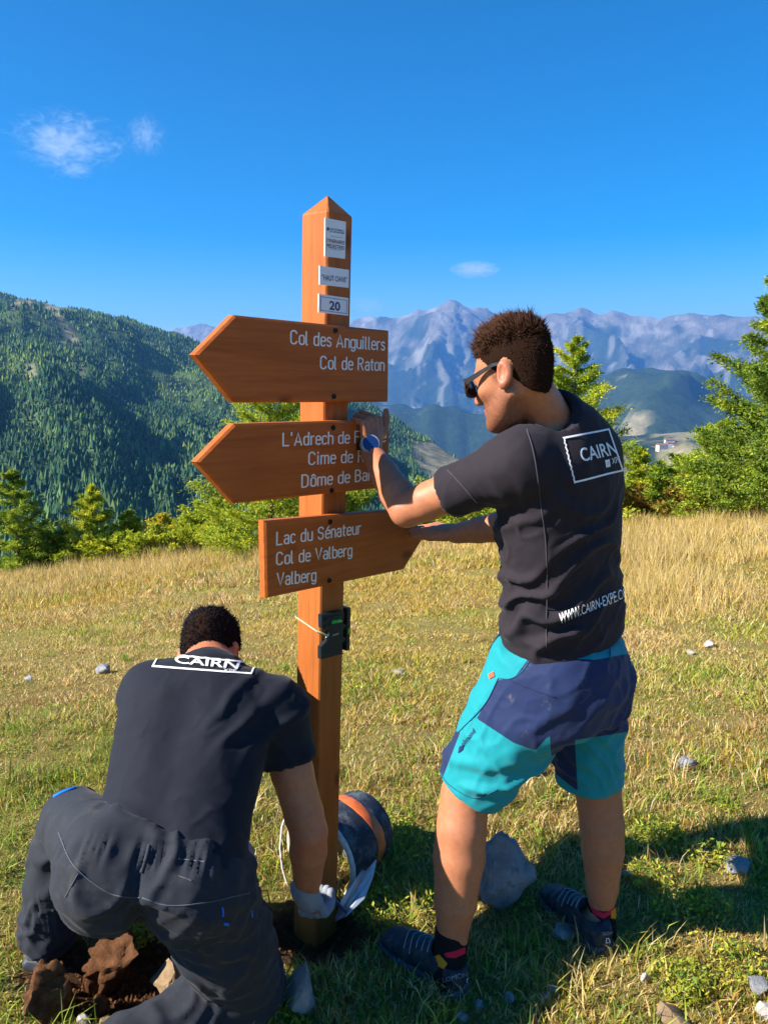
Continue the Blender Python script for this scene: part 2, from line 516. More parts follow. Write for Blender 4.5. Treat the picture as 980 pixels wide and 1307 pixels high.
Vv, nxv = mid('village_hill', [(-300, 720), (440, 690), (560, 655), (640, 610), (700, 580), (760, 560), (800, 556), (850, 552), (900, 547), (1000, 540), (1200, 525), (1500, 530)],
    [(-300, 2600), (1500, 2900)], 900, 760, 220, 60, 55, 420, 71, 0.12)
V, F = grid_mesh(np.linspace(-13000, 13000, 40), np.concatenate([np.linspace(60, 1500, 20), np.linspace(1800, 14000, 20)]), lambda x, y: -np.minimum(0.5 * y, 640 + 0.02 * y) + 0 * x)
kind(link('valley', mesh_np(V, F, M_FLOOR, attrs={'bare': np.full(len(V), 0.2)})), 'structure')

# ================================================================ grass
def leaf_mat(name, trans=0.35, rough=0.7):
    t = NT(name)
    c = t.attr('col', 'Color')
    t.set(c, rough, 0.25)
    tr = t.new('ShaderNodeBsdfTranslucent'); t.l.new(c, tr.inputs[0])
    mx = t.new('ShaderNodeMixShader'); mx.inputs[0].default_value = trans
    t.l.new(t.b.outputs[0], mx.inputs[1]); t.l.new(tr.outputs[0], mx.inputs[2])
    t.l.new(mx.outputs[0], t.o.inputs[0])
    return t.m
M_GRASS = leaf_mat('grass_blade')
M_NEEDLE = leaf_mat('larch_needles', 0.42)

def blades(x, y, h, w, lean, col, seg=2, z=None, rs=None):
    n = len(x); g = rs or rng
    z = gz(x, y) - 0.004 if z is None else z
    yaw = g.random(n) * 6.283; ld = g.random(n) * 6.283
    sx, sy = np.cos(yaw) * w * 0.5, np.sin(yaw) * w * 0.5
    lx, ly = np.cos(ld) * lean * h, np.sin(ld) * lean * h
    hz_ = h * np.sqrt(np.clip(1 - (lean * 0.8) ** 2, 0.1, 1))
    b = np.stack([x, y, z], -1)
    side = np.stack([sx, sy, np.zeros(n)], -1)
    tip = b + np.stack([lx, ly, hz_], -1)
    if seg == 1:
        V = np.stack([b - side, b + side, tip], 1)
        F = np.arange(n * 3).reshape(n, 3); k = 3
    else:
        m = b + np.stack([lx * 0.32, ly * 0.32, hz_ * 0.62], -1)
        V = np.stack([b - side, b + side, m + side * 0.75, m - side * 0.75, tip], 1)
        o = (np.arange(n) * 5)[:, None]
        F = np.concatenate([o + np.array([[0, 1, 2]]), o + np.array([[0, 2, 3]]), o + np.array([[3, 2, 4]])]); k = 5
    shade = np.ones((n, k, 1))
    C = col[:, None, :] * shade
    return V.reshape(-1, 3), F, C.reshape(-1, 3)

STRAW = np.array([0.58, 0.42, 0.165]); OCHRE = np.array([0.52, 0.36, 0.06]); OLIVE = np.array([0.37, 0.34, 0.045])
GREEN = np.array([0.15, 0.26, 0.035]); RUST = np.array([0.38, 0.19, 0.06]); LIME = np.array([0.38, 0.42, 0.05]); PALE = np.array([0.72, 0.60, 0.34])

def tallmask(x, y):
    q = x / np.maximum(y, 0.1)
    edge = 14.0 - 6.0 * sstep(0.12, 0.36, q) + 1.4 * fbm(x * 0.5, y * 0.25, seed=61, oct=3)
    return sstep(-1.8, 1.8, y - edge)

def grass_colour(x, y, g):
    n = len(x)
    a = fbm(x * 1.1, y * 0.9, seed=71, oct=4); b = fbm(x * 0.45, y * 0.35, seed=73, oct=3); r = g.random(n)
    far = sstep(2.6, 6.0, y)
    pg = np.clip(0.42 - 0.30 * far + 0.42 * a - 0.1 * b, 0.02, 0.85)
    c_ = fbm(x * 2.3 + 5, y * 1.7, seed=79, oct=3)          # green share
    c = np.where((r < pg)[:, None], np.where((g.random(n) < 0.5 - 0.3 * far)[:, None], GREEN, np.where((g.random(n) < 0.5)[:, None], LIME, OLIVE)),
                 np.where((r < pg + (1 - pg) * np.clip(0.36 + 0.4 * b, 0.05, 0.9))[:, None], OCHRE, np.where((g.random(n) < np.clip(0.70 - 0.5 * c_, 0.2, 0.95))[:, None], STRAW, np.where((g.random(n) < 0.62)[:, None], RUST, PALE))))
    return c * g.uniform(0.65, 1.3, (n, 1))

def in_frame(n, y0, y1, g, power=1.0, wide=0.60):
    y = np.sqrt(g.random(n) * (y1 * y1 - y0 * y0) + y0 * y0) if power == 1.0 else y0 * (y1 / y0) ** g.random(n)
    x = (g.random(n) * 2 - 1) * (wide * y + 0.25)
    return x, y

gr = np.random.default_rng(11)
parts = []
# near turf
x, y = in_frame(140000, 1.25, 4.2, gr, 0)
tuft = fbm(x * 5, y * 5, seed=81, oct=3)
keep = (gr.random(len(x)) < 0.55 + 0.5 * tuft + 0.2) & (soilmask(x, y) < gr.random(len(x)) * 0.9)
x, y, tuft = x[keep], y[keep], tuft[keep]
h = (0.012 + 0.036 * gr.random(len(x)) ** 1.6) * (1 + 0.8 * np.clip(tuft, -0.6, 1.2))
parts.append(blades(x, y, h, gr.uniform(0.0025, 0.0055, len(x)), gr.uniform(0.2, 1.0, len(x)), grass_colour(x, y, gr), 2))
# fine thatch between the blades
x, y = in_frame(220000, 1.25, 7.5, gr, 0)
keep = soilmask(x, y) < gr.random(len(x)) * 0.8
x, y = x[keep], y[keep]
parts.append(blades(x, y, gr.uniform(0.008, 0.030, len(x)), gr.uniform(0.0022, 0.005, len(x)) * (0.7 + 0.25 * y), gr.uniform(0.5, 1.24, len(x)), grass_colour(x, y, gr), 1))
# longer tussock blades
tx, ty = in_frame(420, 1.3, 6.5, gr, 0)
tx = np.concatenate([tx, gr.uniform(0.35, 1.5, 40)]); ty = np.concatenate([ty, gr.uniform(2.3, 3.2, 40)])
k = 46
x = np.repeat(tx, k) + gr.normal(0, 0.035, len(tx) * k) * np.repeat(gr.uniform(0.5, 1.5, len(tx)), k)
y = np.repeat(ty, k) + gr.normal(0, 0.035, len(tx) * k)
keep = soilmask(x, y) < 0.3
x, y = x[keep], y[keep]
h = np.repeat(gr.uniform(0.035, 0.12, len(tx)) * (1 - 0.35 * sstep(2.8, 4.5, ty)), k)[keep] * gr.uniform(0.5, 1.2, len(x))
cl = grass_colour(x, y, gr); gm = np.repeat(gr.random(len(tx)) < 0.45, k)[keep]
cl = np.where(gm[:, None], (0.5 * GREEN + 0.5 * LIME) * gr.uniform(0.6, 1.3, (len(x), 1)), cl)
parts.append(blades(x, y, h, gr.uniform(0.003, 0.006, len(x)), gr.uniform(0.35, 1.15, len(x)), cl, 2))
# middle meadow
x, y = in_frame(200000, 3.6, 13.0, gr, 0)
n1 = fbm(x * 1.8, y * 1.8, seed=83, oct=3); tm = tallmask(x, y)
keep = gr.random(len(x)) < np.where(tm > 0.6, 0.6, np.clip(0.85 + 0.4 * n1, 0.6, 1))
x, y, n1, tm = x[keep], y[keep], n1[keep], tm[keep]
h = (0.012 + 0.034 * gr.random(len(x))) * (1 + 0.7 * sstep(5.5, 9.5, y)) * (1 + 0.7 * np.clip(n1, -0.7, 1.2))
parts.append(blades(x, y, h, gr.uniform(0.005, 0.011, len(x)) * (0.6 + y / 9), gr.uniform(0.4, 1.15, len(x)), grass_colour(x, y, gr), 1))
# far turf
x, y = in_frame(85000, 11.0, 26.0, gr, 1.0)
h = 0.06 + 0.11 * gr.random(len(x))
parts.append(blades(x, y, h, gr.uniform(0.015, 0.03, len(x)), gr.uniform(0.2, 0.9, len(x)), grass_colour(x, y, gr) * 0.95, 1))
# thinner cover beyond the sides of the view
for n_, y0, y1, h0, w0 in ((45000, 1.0, 6.0, 0.035, 0.006), (45000, 5.0, 26.0, 0.09, 0.020)):
    y = y0 * (y1 / y0) ** gr.random(n_); x = np.sign(gr.random(n_) - 0.5) * (0.25 + y * gr.uniform(0.58, 1.7, n_))
    parts.append(blades(x, y, h0 * gr.uniform(0.5, 1.3, n_), w0 * gr.uniform(0.6, 1.3, n_), gr.uniform(0.3, 1.1, n_), grass_colour(x, y, gr), 1))
def put_grass(name, parts, label):
    o = 0; Vs, Fs, Cs = [], [], []
    for V, F, C in parts:
        Vs.append(V); Fs.append(F + o); Cs.append(C); o += len(V)
    ob = kind(link(name, mesh_np(np.concatenate(Vs), np.concatenate(Fs), M_GRASS, smooth=False, col=np.concatenate(Cs))), 'stuff')
    return tag(ob, label, 'grass')
put_grass('meadow_grass', parts, 'short yellow and green grass covering the sunny meadow')
# tall dry grass along the far edge
x, y = in_frame(260000, 6.0, 25.5, gr, 0)
tm = tallmask(x, y)
dn = 0.55 + 0.55 * fbm(x * 0.8, y * 0.5, seed=85, oct=3)
keep = gr.random(len(x)) < tm * np.clip(dn, 0.15, 1)
x, y = x[keep], y[keep]; n = len(x)
h = 0.84 * gr.uniform(0.10, 0.50, n) ** 1.15 * (0.75 + 0.4 * (y / 20)) * (1 + 0.5 * fbm(x * 0.9, y * 0.5, seed=87, oct=3)) * (0.45 + 0.55 * np.clip(tallmask(x, y - 0.5), 0, 1))
c = np.where((gr.random(n) < 0.72)[:, None], STRAW * 1.05, np.where((gr.random(n) < 0.5)[:, None], OCHRE, np.where((gr.random(n) < 0.5)[:, None], PALE, OLIVE))) * gr.uniform(0.7, 1.2, (n, 1))
tall = [blades(x, y, h, 0.0035 + y * 0.00065, gr.uniform(0.05, 0.75, n), c, 1)]
# seed heads: a small leaf shape at the top of some stems
put_grass('tall_dry_grass', tall, 'tall straw-coloured dry grass along the far edge of the meadow')

# low leafy plants of the turf
def sprigs(cx, cy_, cz, rad, n, hgt, g, cols, size):
    th = g.random(n) * 6.283; rr = np.sqrt(g.random(n)) * rad
    x = cx + rr * np.cos(th); y = cy_ + rr * np.sin(th)
    z = cz + hgt * g.random(n) * (1 - 0.5 * (rr / rad) ** 2)
    a = g.normal(0, 1, (n, 3)); a /= np.linalg.norm(a, axis=1)[:, None]
    b = np.cross(a, g.normal(0, 1, (n, 3))); b /= np.linalg.norm(b, axis=1)[:, None]
    s = size * g.uniform(0.6, 1.4, (n, 1)); c0 = np.stack([x, y, z], -1)
    V = np.stack([c0 - a * s, c0 + b * s * 0.4, c0 + a * s, c0 - b * s * 0.4], 1)
    o = (np.arange(n) * 4)[:, None]
    F = np.concatenate([o + np.array([[0, 1, 2]]), o + np.array([[0, 2, 3]])])
    C = np.repeat(cols[g.integers(0, len(cols), n)] * g.uniform(0.7, 1.25, (n, 1)), 4, axis=0)
    return V.reshape(-1, 3), F, C
sp = []
gs = np.random.default_rng(21)
LC = np.array([GREEN * 1.1, LIME, np.array([0.36, 0.36, 0.03]), OLIVE])
cxs, cys = in_frame(150, 1.35, 4.2, gs, 0)
for a, b in zip(cxs, cys):
    if soilmask(a, b) > 0.2: continue
    sp.append(sprigs(a, b, float(gz(a, b)), gs.uniform(0.03, 0.09), int(gs.integers(60, 200)), gs.uniform(0.02, 0.06), gs, LC[gs.integers(0, 4, 2)], 0.007))
for (px, py) in [(830, 1060), (850, 1075), (800, 1090), (905, 1100), (520, 1080), (505, 1050), (860, 1170), (900, 1165), (540, 1165), (480, 1165), (150, 1205), (830, 1130), (870, 1265), (940, 1240)]:
    q = GP(px, py)
    sp.append(sprigs(q[0], q[1], float(gz(q[0], q[1])), 0.08, 320, 0.07, gs, np.array([LIME, GREEN, np.array([0.40, 0.38, 0.03])]), 0.008))
ob = put_grass('ground_cover', sp, 'low leafy yellow-green weeds growing through the turf')
ob['category'] = 'weeds'

# ================================================================ trees at the meadow edge
t = NT('larch_bark'); v = t.coord((1, 1, 0.25))
t.bump(t.noise(v, 30, 5, 0.7), 0.6, 0.02)
M_BARK = t.set(t.ramp(t.noise(v, 18, 6, 0.7), [(0.3, (0.05, 0.035, 0.025)), (0.7, (0.17, 0.12, 0.085))]), 0.9, 0.1)

def tris_at(c0, d, size, width, g):
    """pointed leaf triangles at c0 pointing along d"""
    n = len(c0)
    s = np.cross(d, g.normal(0, 1, (n, 3))); s /= np.linalg.norm(s, axis=1)[:, None] + 1e-9
    return np.stack([c0 - s * width, c0 + s * width, c0 + d * size], 1)

def larch(seed, H, R, nl, needles, cols, low=0.06, droop=0.15, leafsize=0.062, shape=0.8, gapy=0.0, bushy=False):
    g = np.random.default_rng(seed)
    mb = MB(); zz = np.linspace(0, 1, 9)
    bend = np.cumsum(g.normal(0, 0.012 * H, (9, 2)), axis=0); bend[0] = 0
    tp = np.stack([bend[:, 0], bend[:, 1], zz * H], 1)
    r0 = 0.016 * H + 0.015
    mb.tube(tp, r0 * (1 - zz * 0.93), 7)
    br = MB(); C0, D0 = [], []
    for i in range(nl):
        f = low + (0.98 - low) * (i + g.random()) / nl
        if g.random() < gapy: continue
        base = np.array([np.interp(f, zz, tp[:, 0]), np.interp(f, zz, tp[:, 1]), f * H])
        az = i * 2.39996 + g.normal(0, 0.35)
        prof = (1 - f) ** shape * (0.55 + 0.45 * min(1.0, f / 0.12))
        if bushy: prof = math.sqrt(max(0.02, 1 - (2 * f - 0.75) ** 2 / 1.6))
        L = R * prof * g.uniform(0.65, 1.25) + 0.05 * R
        rise = g.normal(0.10 + 0.35 * f, 0.12) - droop * (1 - f)
        tt = np.linspace(0, 1, 5)
        wob = np.cumsum(g.normal(0, 0.04 * L, (5, 2)), axis=0); wob[0] = 0
        pts = base + np.stack([np.cos(az) * tt * L - np.sin(az) * wob[:, 0], np.sin(az) * tt * L + np.cos(az) * wob[:, 0],
                               rise * tt * L - droop * L * tt * (1 - tt) + 0.12 * L * tt ** 3 + wob[:, 1]], 1)
        br.tube(pts, (0.28 * r0 * (1 - f * 0.6)) * (1 - 0.85 * tt) + 0.002, 4, caps=False)
        m = max(4, int(1.55 * needles / nl * (0.4 + 1.3 * L / R)))
        ts = g.random(m) ** 0.75 * 0.95 + 0.05
        pc = np.stack([np.interp(ts, tt, pts[:, j]) for j in range(3)], 1)
        # side twigs
        tw = g.normal(0, 1, (m, 3)); tw[:, 2] = tw[:, 2] * 0.6 - 0.15
        spread = 0.26 * L * (1 - 0.5 * ts) + 0.04
        off = tw * spread[:, None] * g.random((m, 1)) ** 0.6 * 0.55
        dirl = np.array([np.cos(az), np.sin(az), rise * 0.5])
        C0.append(pc + off); D0.append(off / (spread[:, None] + 1e-6) + dirl * 0.6 + g.normal(0, 0.55, (m, 3)) + np.array([0, 0, 0.25]))
    # leader
    m = max(20, int(needles * 0.02)); ts = 1 - 0.16 * g.random(m)
    C0.append(np.stack([np.interp(ts, zz, tp[:, 0]), np.interp(ts, zz, tp[:, 1]), ts * H], 1) + g.normal(0, 0.02, (m, 3))); D0.append(g.normal(0, 0.6, (m, 3)) + np.array([0, 0, 0.5]))
    C0 = np.concatenate(C0); D0 = np.concatenate(D0); D0 /= np.linalg.norm(D0, axis=1)[:, None] + 1e-9
    n = len(C0)
    V = tris_at(C0, D0, leafsize * g.uniform(0.6, 1.5, (n, 1)), leafsize * 0.30 * g.uniform(0.6, 1.4, (n, 1)), g)
    clump = fbm(C0[:, 0] * 2.2 / (H / 5), C0[:, 1] * 2.2 / (H / 5), C0[:, 2] * 2.2 / (H / 5), seed=seed, oct=2)
    pick = np.clip(((clump + 0.9) / 1.8 * len(cols) + g.normal(0, 0.55, n)).astype(int), 0, len(cols) - 1)
    C = np.repeat(np.array(cols)[pick] * g.uniform(0.75, 1.3, (n, 1)), 3, axis=0)
    return mb, br, V.reshape(-1, 3), np.arange(n * 3).reshape(n, 3), C

G1 = [(0.10, 0.18, 0.022), (0.19, 0.28, 0.026), (0.28, 0.37, 0.03), (0.38, 0.43, 0.034)]
G2 = [(0.20, 0.29, 0.022), (0.33, 0.40, 0.026), (0.46, 0.49, 0.03), (0.56, 0.54, 0.034)]
G3 = [(0.36, 0.34, 0.022), (0.55, 0.44, 0.026), (0.66, 0.50, 0.03), (0.48, 0.46, 0.03)]
G4 = [(0.07, 0.13, 0.022), (0.12, 0.19, 0.024), (0.19, 0.26, 0.026), (0.25, 0.31, 0.03)]
RD = [(0.26, 0.17, 0.035), (0.42, 0.20, 0.045), (0.33, 0.28, 0.035), (0.20, 0.24, 0.03)]

def plant(name, label, cat, px, top, Y, wpx, seed, cols, nl=46, needles=9000, sink=0.0, **kw):
    x = (px - 490) / FPX * (Y * math.cos(PITCH) + 0.35)
    base = np.array([x, Y, float(gz(x, Y)) - sink])
    H = PX(px, top, Y)[2] - base[2]
    R = wpx * 0.5 / FPX * Y * 1.08
    mb, br, V, F, C = larch(seed, H, R, nl, needles, cols, **kw)
    root = empty(name, base, label, cat)
    root['group'] = 'trees and shrubs along the meadow edge'
    link('trunk', mb.mesh(M_BARK, True), root)
    link('branches', br.mesh(M_BARK, True), root)
    link('crown', mesh_np(V, F, M_NEEDLE, smooth=False, col=C), root)
    return root
E1 = 25.5
plant('larch_tree', 'green larch cut by the left edge of the picture, at the meadow rim', 'tree', 10, 600, 23, 96, 1, G1, needles=14000)
plant('larch_tree', 'pointed green larch, tallest of the row left of the signpost', 'tree', 110, 618, 23.5, 88, 2, G2, needles=13000)
plant('larch_tree', 'small larch directly right of the tallest one on the left', 'tree', 160, 653, 24, 74, 3, G1[1:] + G2[2:], needles=9000)
plant('larch_tree', 'yellowing small larch left of the signpost', 'tree', 204, 657, 24.5, 74, 4, G3, needles=8000)
plant('larch_tree', 'low bright green larch between the yellowing one and the big larch', 'tree', 245, 672, 24, 76, 5, G2, needles=8000, bushy=True)
plant('larch_tree', 'big spreading larch directly behind the signpost boards', 'tree', 345, 478, 19, 200, 6, G2[:3] + G1[2:], nl=60, needles=26000, droop=0.05, shape=0.55)
plant('larch_tree', 'dark green larch close behind the post, right of the spreading one', 'tree', 408, 520, 21, 110, 7, G4, nl=50, needles=12000)
plant('larch_tree', 'bright young larch rising behind the shoulder of the standing man', 'tree', 743, 430, 20, 172, 8, G2, nl=72, needles=28000, shape=0.8, droop=0.2)
plant('larch_tree', 'half-height larch right of the standing man', 'tree', 822, 572, 22, 74, 9, G2, nl=44, needles=10000)
plant('larch_tree', 'tall larch with long open boughs at the right edge of the picture', 'tree', 992, 355, 16, 190, 10, G4[1:] + G1, nl=72, needles=34000, shape=0.55, droop=0.25)
plant('larch_tree', 'wide dense larch below the tall one on the right', 'tree', 928, 540, 17.5, 132, 12, G2[:3] + G1[1:], nl=54, needles=17000, shape=0.6)
plant('larch_tree', 'bushy larch between the half-height larch and the dense one', 'tree', 872, 585, 20, 70, 13, G1[1:] + G2[:2], nl=40, needles=9000, bushy=True)
for i, (px, top, Y, w, cs, lab) in enumerate([
        (830, 628, 19.5, 70, RD, 'reddish shrub right of the standing man, at the rim of the tall grass'),
        (885, 622, 18.5, 80, RD, 'russet and green shrub under the dense larch on the right'),
        (945, 618, 17.5, 90, G2, 'yellow-green shrub at the right edge of the tall grass'),
        (590, 640, 23, 110, G2, 'bright green shrub seen under the forearms of the standing man'),
        (540, 655, 24, 70, G1, 'green shrub showing beyond the lowest sign board'),
        (290, 672, 22, 90, G2, 'yellow-green shrub at the foot of the big larch'),
        (400, 640, 22, 110, G2, 'leafy shrub behind the post under the middle board'),
        (445, 628, 23, 90, G1, 'green shrub right of the post above the lowest board'),
        (58, 682, 23.5, 74, G1, 'low green shrub between the two leftmost larches'),
        (132, 688, 23, 60, G2, 'yellow-green shrub at the foot of the tallest left larch'),
        (182, 686, 23, 62, G2, 'low shrub in front of the yellowing larch'),
        (272, 640, 24.5, 70, G2, 'upright yellow-green shrub left of the big larch'),
        (862, 600, 19, 80, G1, 'green shrub between the half-height larch and the dense larch')]):
    plant('shrub', lab, 'shrub', px, top, Y, w, 40 + i, cs, nl=34, needles=6500, bushy=True, low=0.02, leafsize=0.075)

# ================================================================ signpost
def wood(name, base, dark, axis, seed=0.0):
    t = NT(name)
    sc = {'x': (1.2, 22, 22), 'z': (22, 22, 1.2)}[axis]
    v = t.coord(sc)
    mp = v.node; mp.inputs['Location'].default_value = (seed, seed * 1.7, seed * 0.6)
    g1 = t.noise(v, 1.6, 6, 0.6, 0.6); g2 = t.noise(v, 7, 4, 0.6)
    v2 = t.coord()
    big = t.noise(v2, 4.5, 3)
    c = t.ramp(g1, [(0.30, dark), (0.52, base), (0.78, tuple(min(1, x * 1.25) for x in base))])
    c = t.mix(0.35, c, t.ramp(g2, [(0.35, tuple(x * 0.6 for x in base)), (0.65, tuple(x * 1.15 for x in base))]))
    c = t.mix(t.math('MULTIPLY', t.ramp(big, [(0.45, (0, 0, 0)), (0.75, (1, 1, 1))]), 0.35), c, tuple(x * 0.6 for x in base))
    # knots
    vk = t.new('ShaderNodeTexVoronoi'); vk.inputs['Scale'].default_value = 1.0
    t.l.new(t.coord({'x': (5, 9, 9), 'z': (9, 9, 5)}[axis]), vk.inputs['Vector'])
    kn = t.ramp(vk.outputs['Distance'], [(0.05, (1, 1, 1)), (0.17, (0, 0, 0))])
    c = t.mix(t.math('MULTIPLY', kn, 0.75), c, tuple(x * 0.35 for x in dark))
    t.bump(g2, 0.12, 0.002)
    return t.set(c, t.ramp(g2, [(0.3, (0.42,) * 3), (0.7, (0.62,) * 3)]), 0.18)
M_POST = wood('larch_post_wood', (0.41, 0.122, 0.027), (0.29, 0.075, 0.015), 'z', 1.3)
M_BOARD = [wood('board_wood_%s' % s, (0.45, 0.115, 0.024), (0.30, 0.07, 0.013), 'x', k) for s, k in (('first', 2.1), ('second', 5.7), ('third', 9.2))]
M_WHITE = simple('white_paint', (0.80, 0.79, 0.76), 0.6, 0.05)
M_PLATE = simple('plate_white', (0.74, 0.75, 0.80), 0.35, 0.05, 25)
M_INK = simple('plate_ink', (0.045, 0.05, 0.16), 0.5, 0.1)
M_INKR = simple('plate_ink_brown', (0.17, 0.06, 0.05), 0.5, 0.1)
M_BOLT = simple('dark_bolt', (0.02, 0.02, 0.022), 0.45, 0.2, 60, 0.5, 0.6)
M_BLACKPL = simple('black_plastic', (0.012, 0.018, 0.022), 0.4, 0.2, 60)
M_STEEL = simple('steel_wire', (0.62, 0.62, 0.63), 0.35, 0.1, 60, 0.5, 0.8)

def text_geo(s, bold=0.0, res=3):
    cu = bpy.data.curves.new('txt', 'FONT'); cu.body = s; cu.size = 1.0; cu.resolution_u = res; cu.offset = bold
    o = bpy.data.objects.new('txt', cu); COL.objects.link(o)
    dg = bpy.context.evaluated_depsgraph_get()
    me = bpy.data.meshes.new_from_object(o.evaluated_get(dg))
    bm = bmesh.new(); bm.from_mesh(me); bmesh.ops.triangulate(bm, faces=bm.faces)
    V = np.array([v.co[:] for v in bm.verts]); F = [tuple(v.index for v in f.verts) for f in bm.faces]
    bm.free(); bpy.data.meshes.remove(me); bpy.data.objects.remove(o); bpy.data.curves.remove(cu)
    return V, F
CAPH = {}
def text_cap(bold=0.0):
    if bold not in CAPH:
        V, _ = text_geo('H', bold); CAPH[bold] = (V[:, 1].min(), V[:, 1].max())
    return CAPH[bold]

ROOT_C = np.array([-0.207, 2.135, 0.0])
TILT = RAD(1.75)
U0 = np.array([0.643, 0.766, 0]); N0 = np.array([0.766, -0.643, 0])
_R = np.array(Matrix.Rotation(TILT, 3, 'Y'))
UU, NN, ZZ = _R @ U0, _R @ N0, _R @ np.array([0, 0, 1.0])
# local frame: x along the boards, -y out of the board face, z up
_ML = Matrix(((UU[0], -NN[0], ZZ[0], ROOT_C[0]), (UU[1], -NN[1], ZZ[1], ROOT_C[1]), (UU[2], -NN[2], ZZ[2], ROOT_C[2]), (0, 0, 0, 1)))
signpost = empty('signpost', (0, 0, 0), 'square orange-brown wooden trail signpost with three arrow boards, held by the standing man', 'signpost')
signpost.matrix_world = _ML
HW = 0.0465
def on_plane(px, py, off):       # (along, height) of a pixel on a plane parallel to the board face
    o, d = CAM - ROOT_C, ray(px, py)
    t_ = (off - o @ NN) / (d @ NN); q = o + d * t_
    return float(q @ UU), float(q @ ZZ)
# post with chamfered edges and a four-sided pointed cap
c_ = 0.004; H_ = 2.015
prof = []
for sx, sy in ((1, 1), (-1, 1), (-1, -1), (1, -1)):
    a = (sx * HW, sy * (HW - c_)); b = (sx * (HW - c_), sy * HW)
    prof += [a, b] if sx * sy > 0 else [b, a]
prof = np.array(prof); n = 8
zs = [-0.25, H_]
V = [np.c_[prof, np.full(n, z)] for z in zs] + [np.c_[prof * 0.96, [H_ + 0.004] * n], np.array([[0, 0, H_ + 0.052]])]
F = [(i * n + j, i * n + (j + 1) % n, (i + 1) * n + (j + 1) % n, (i + 1) * n + j) for i in range(2) for j in range(n)]
F += [(2 * n + j, 2 * n + (j + 1) % n, 3 * n) for j in range(n)] + [tuple(range(n - 1, -1, -1))]
link('post', MB().add(np.concatenate(V), F).mesh(M_POST), signpost)

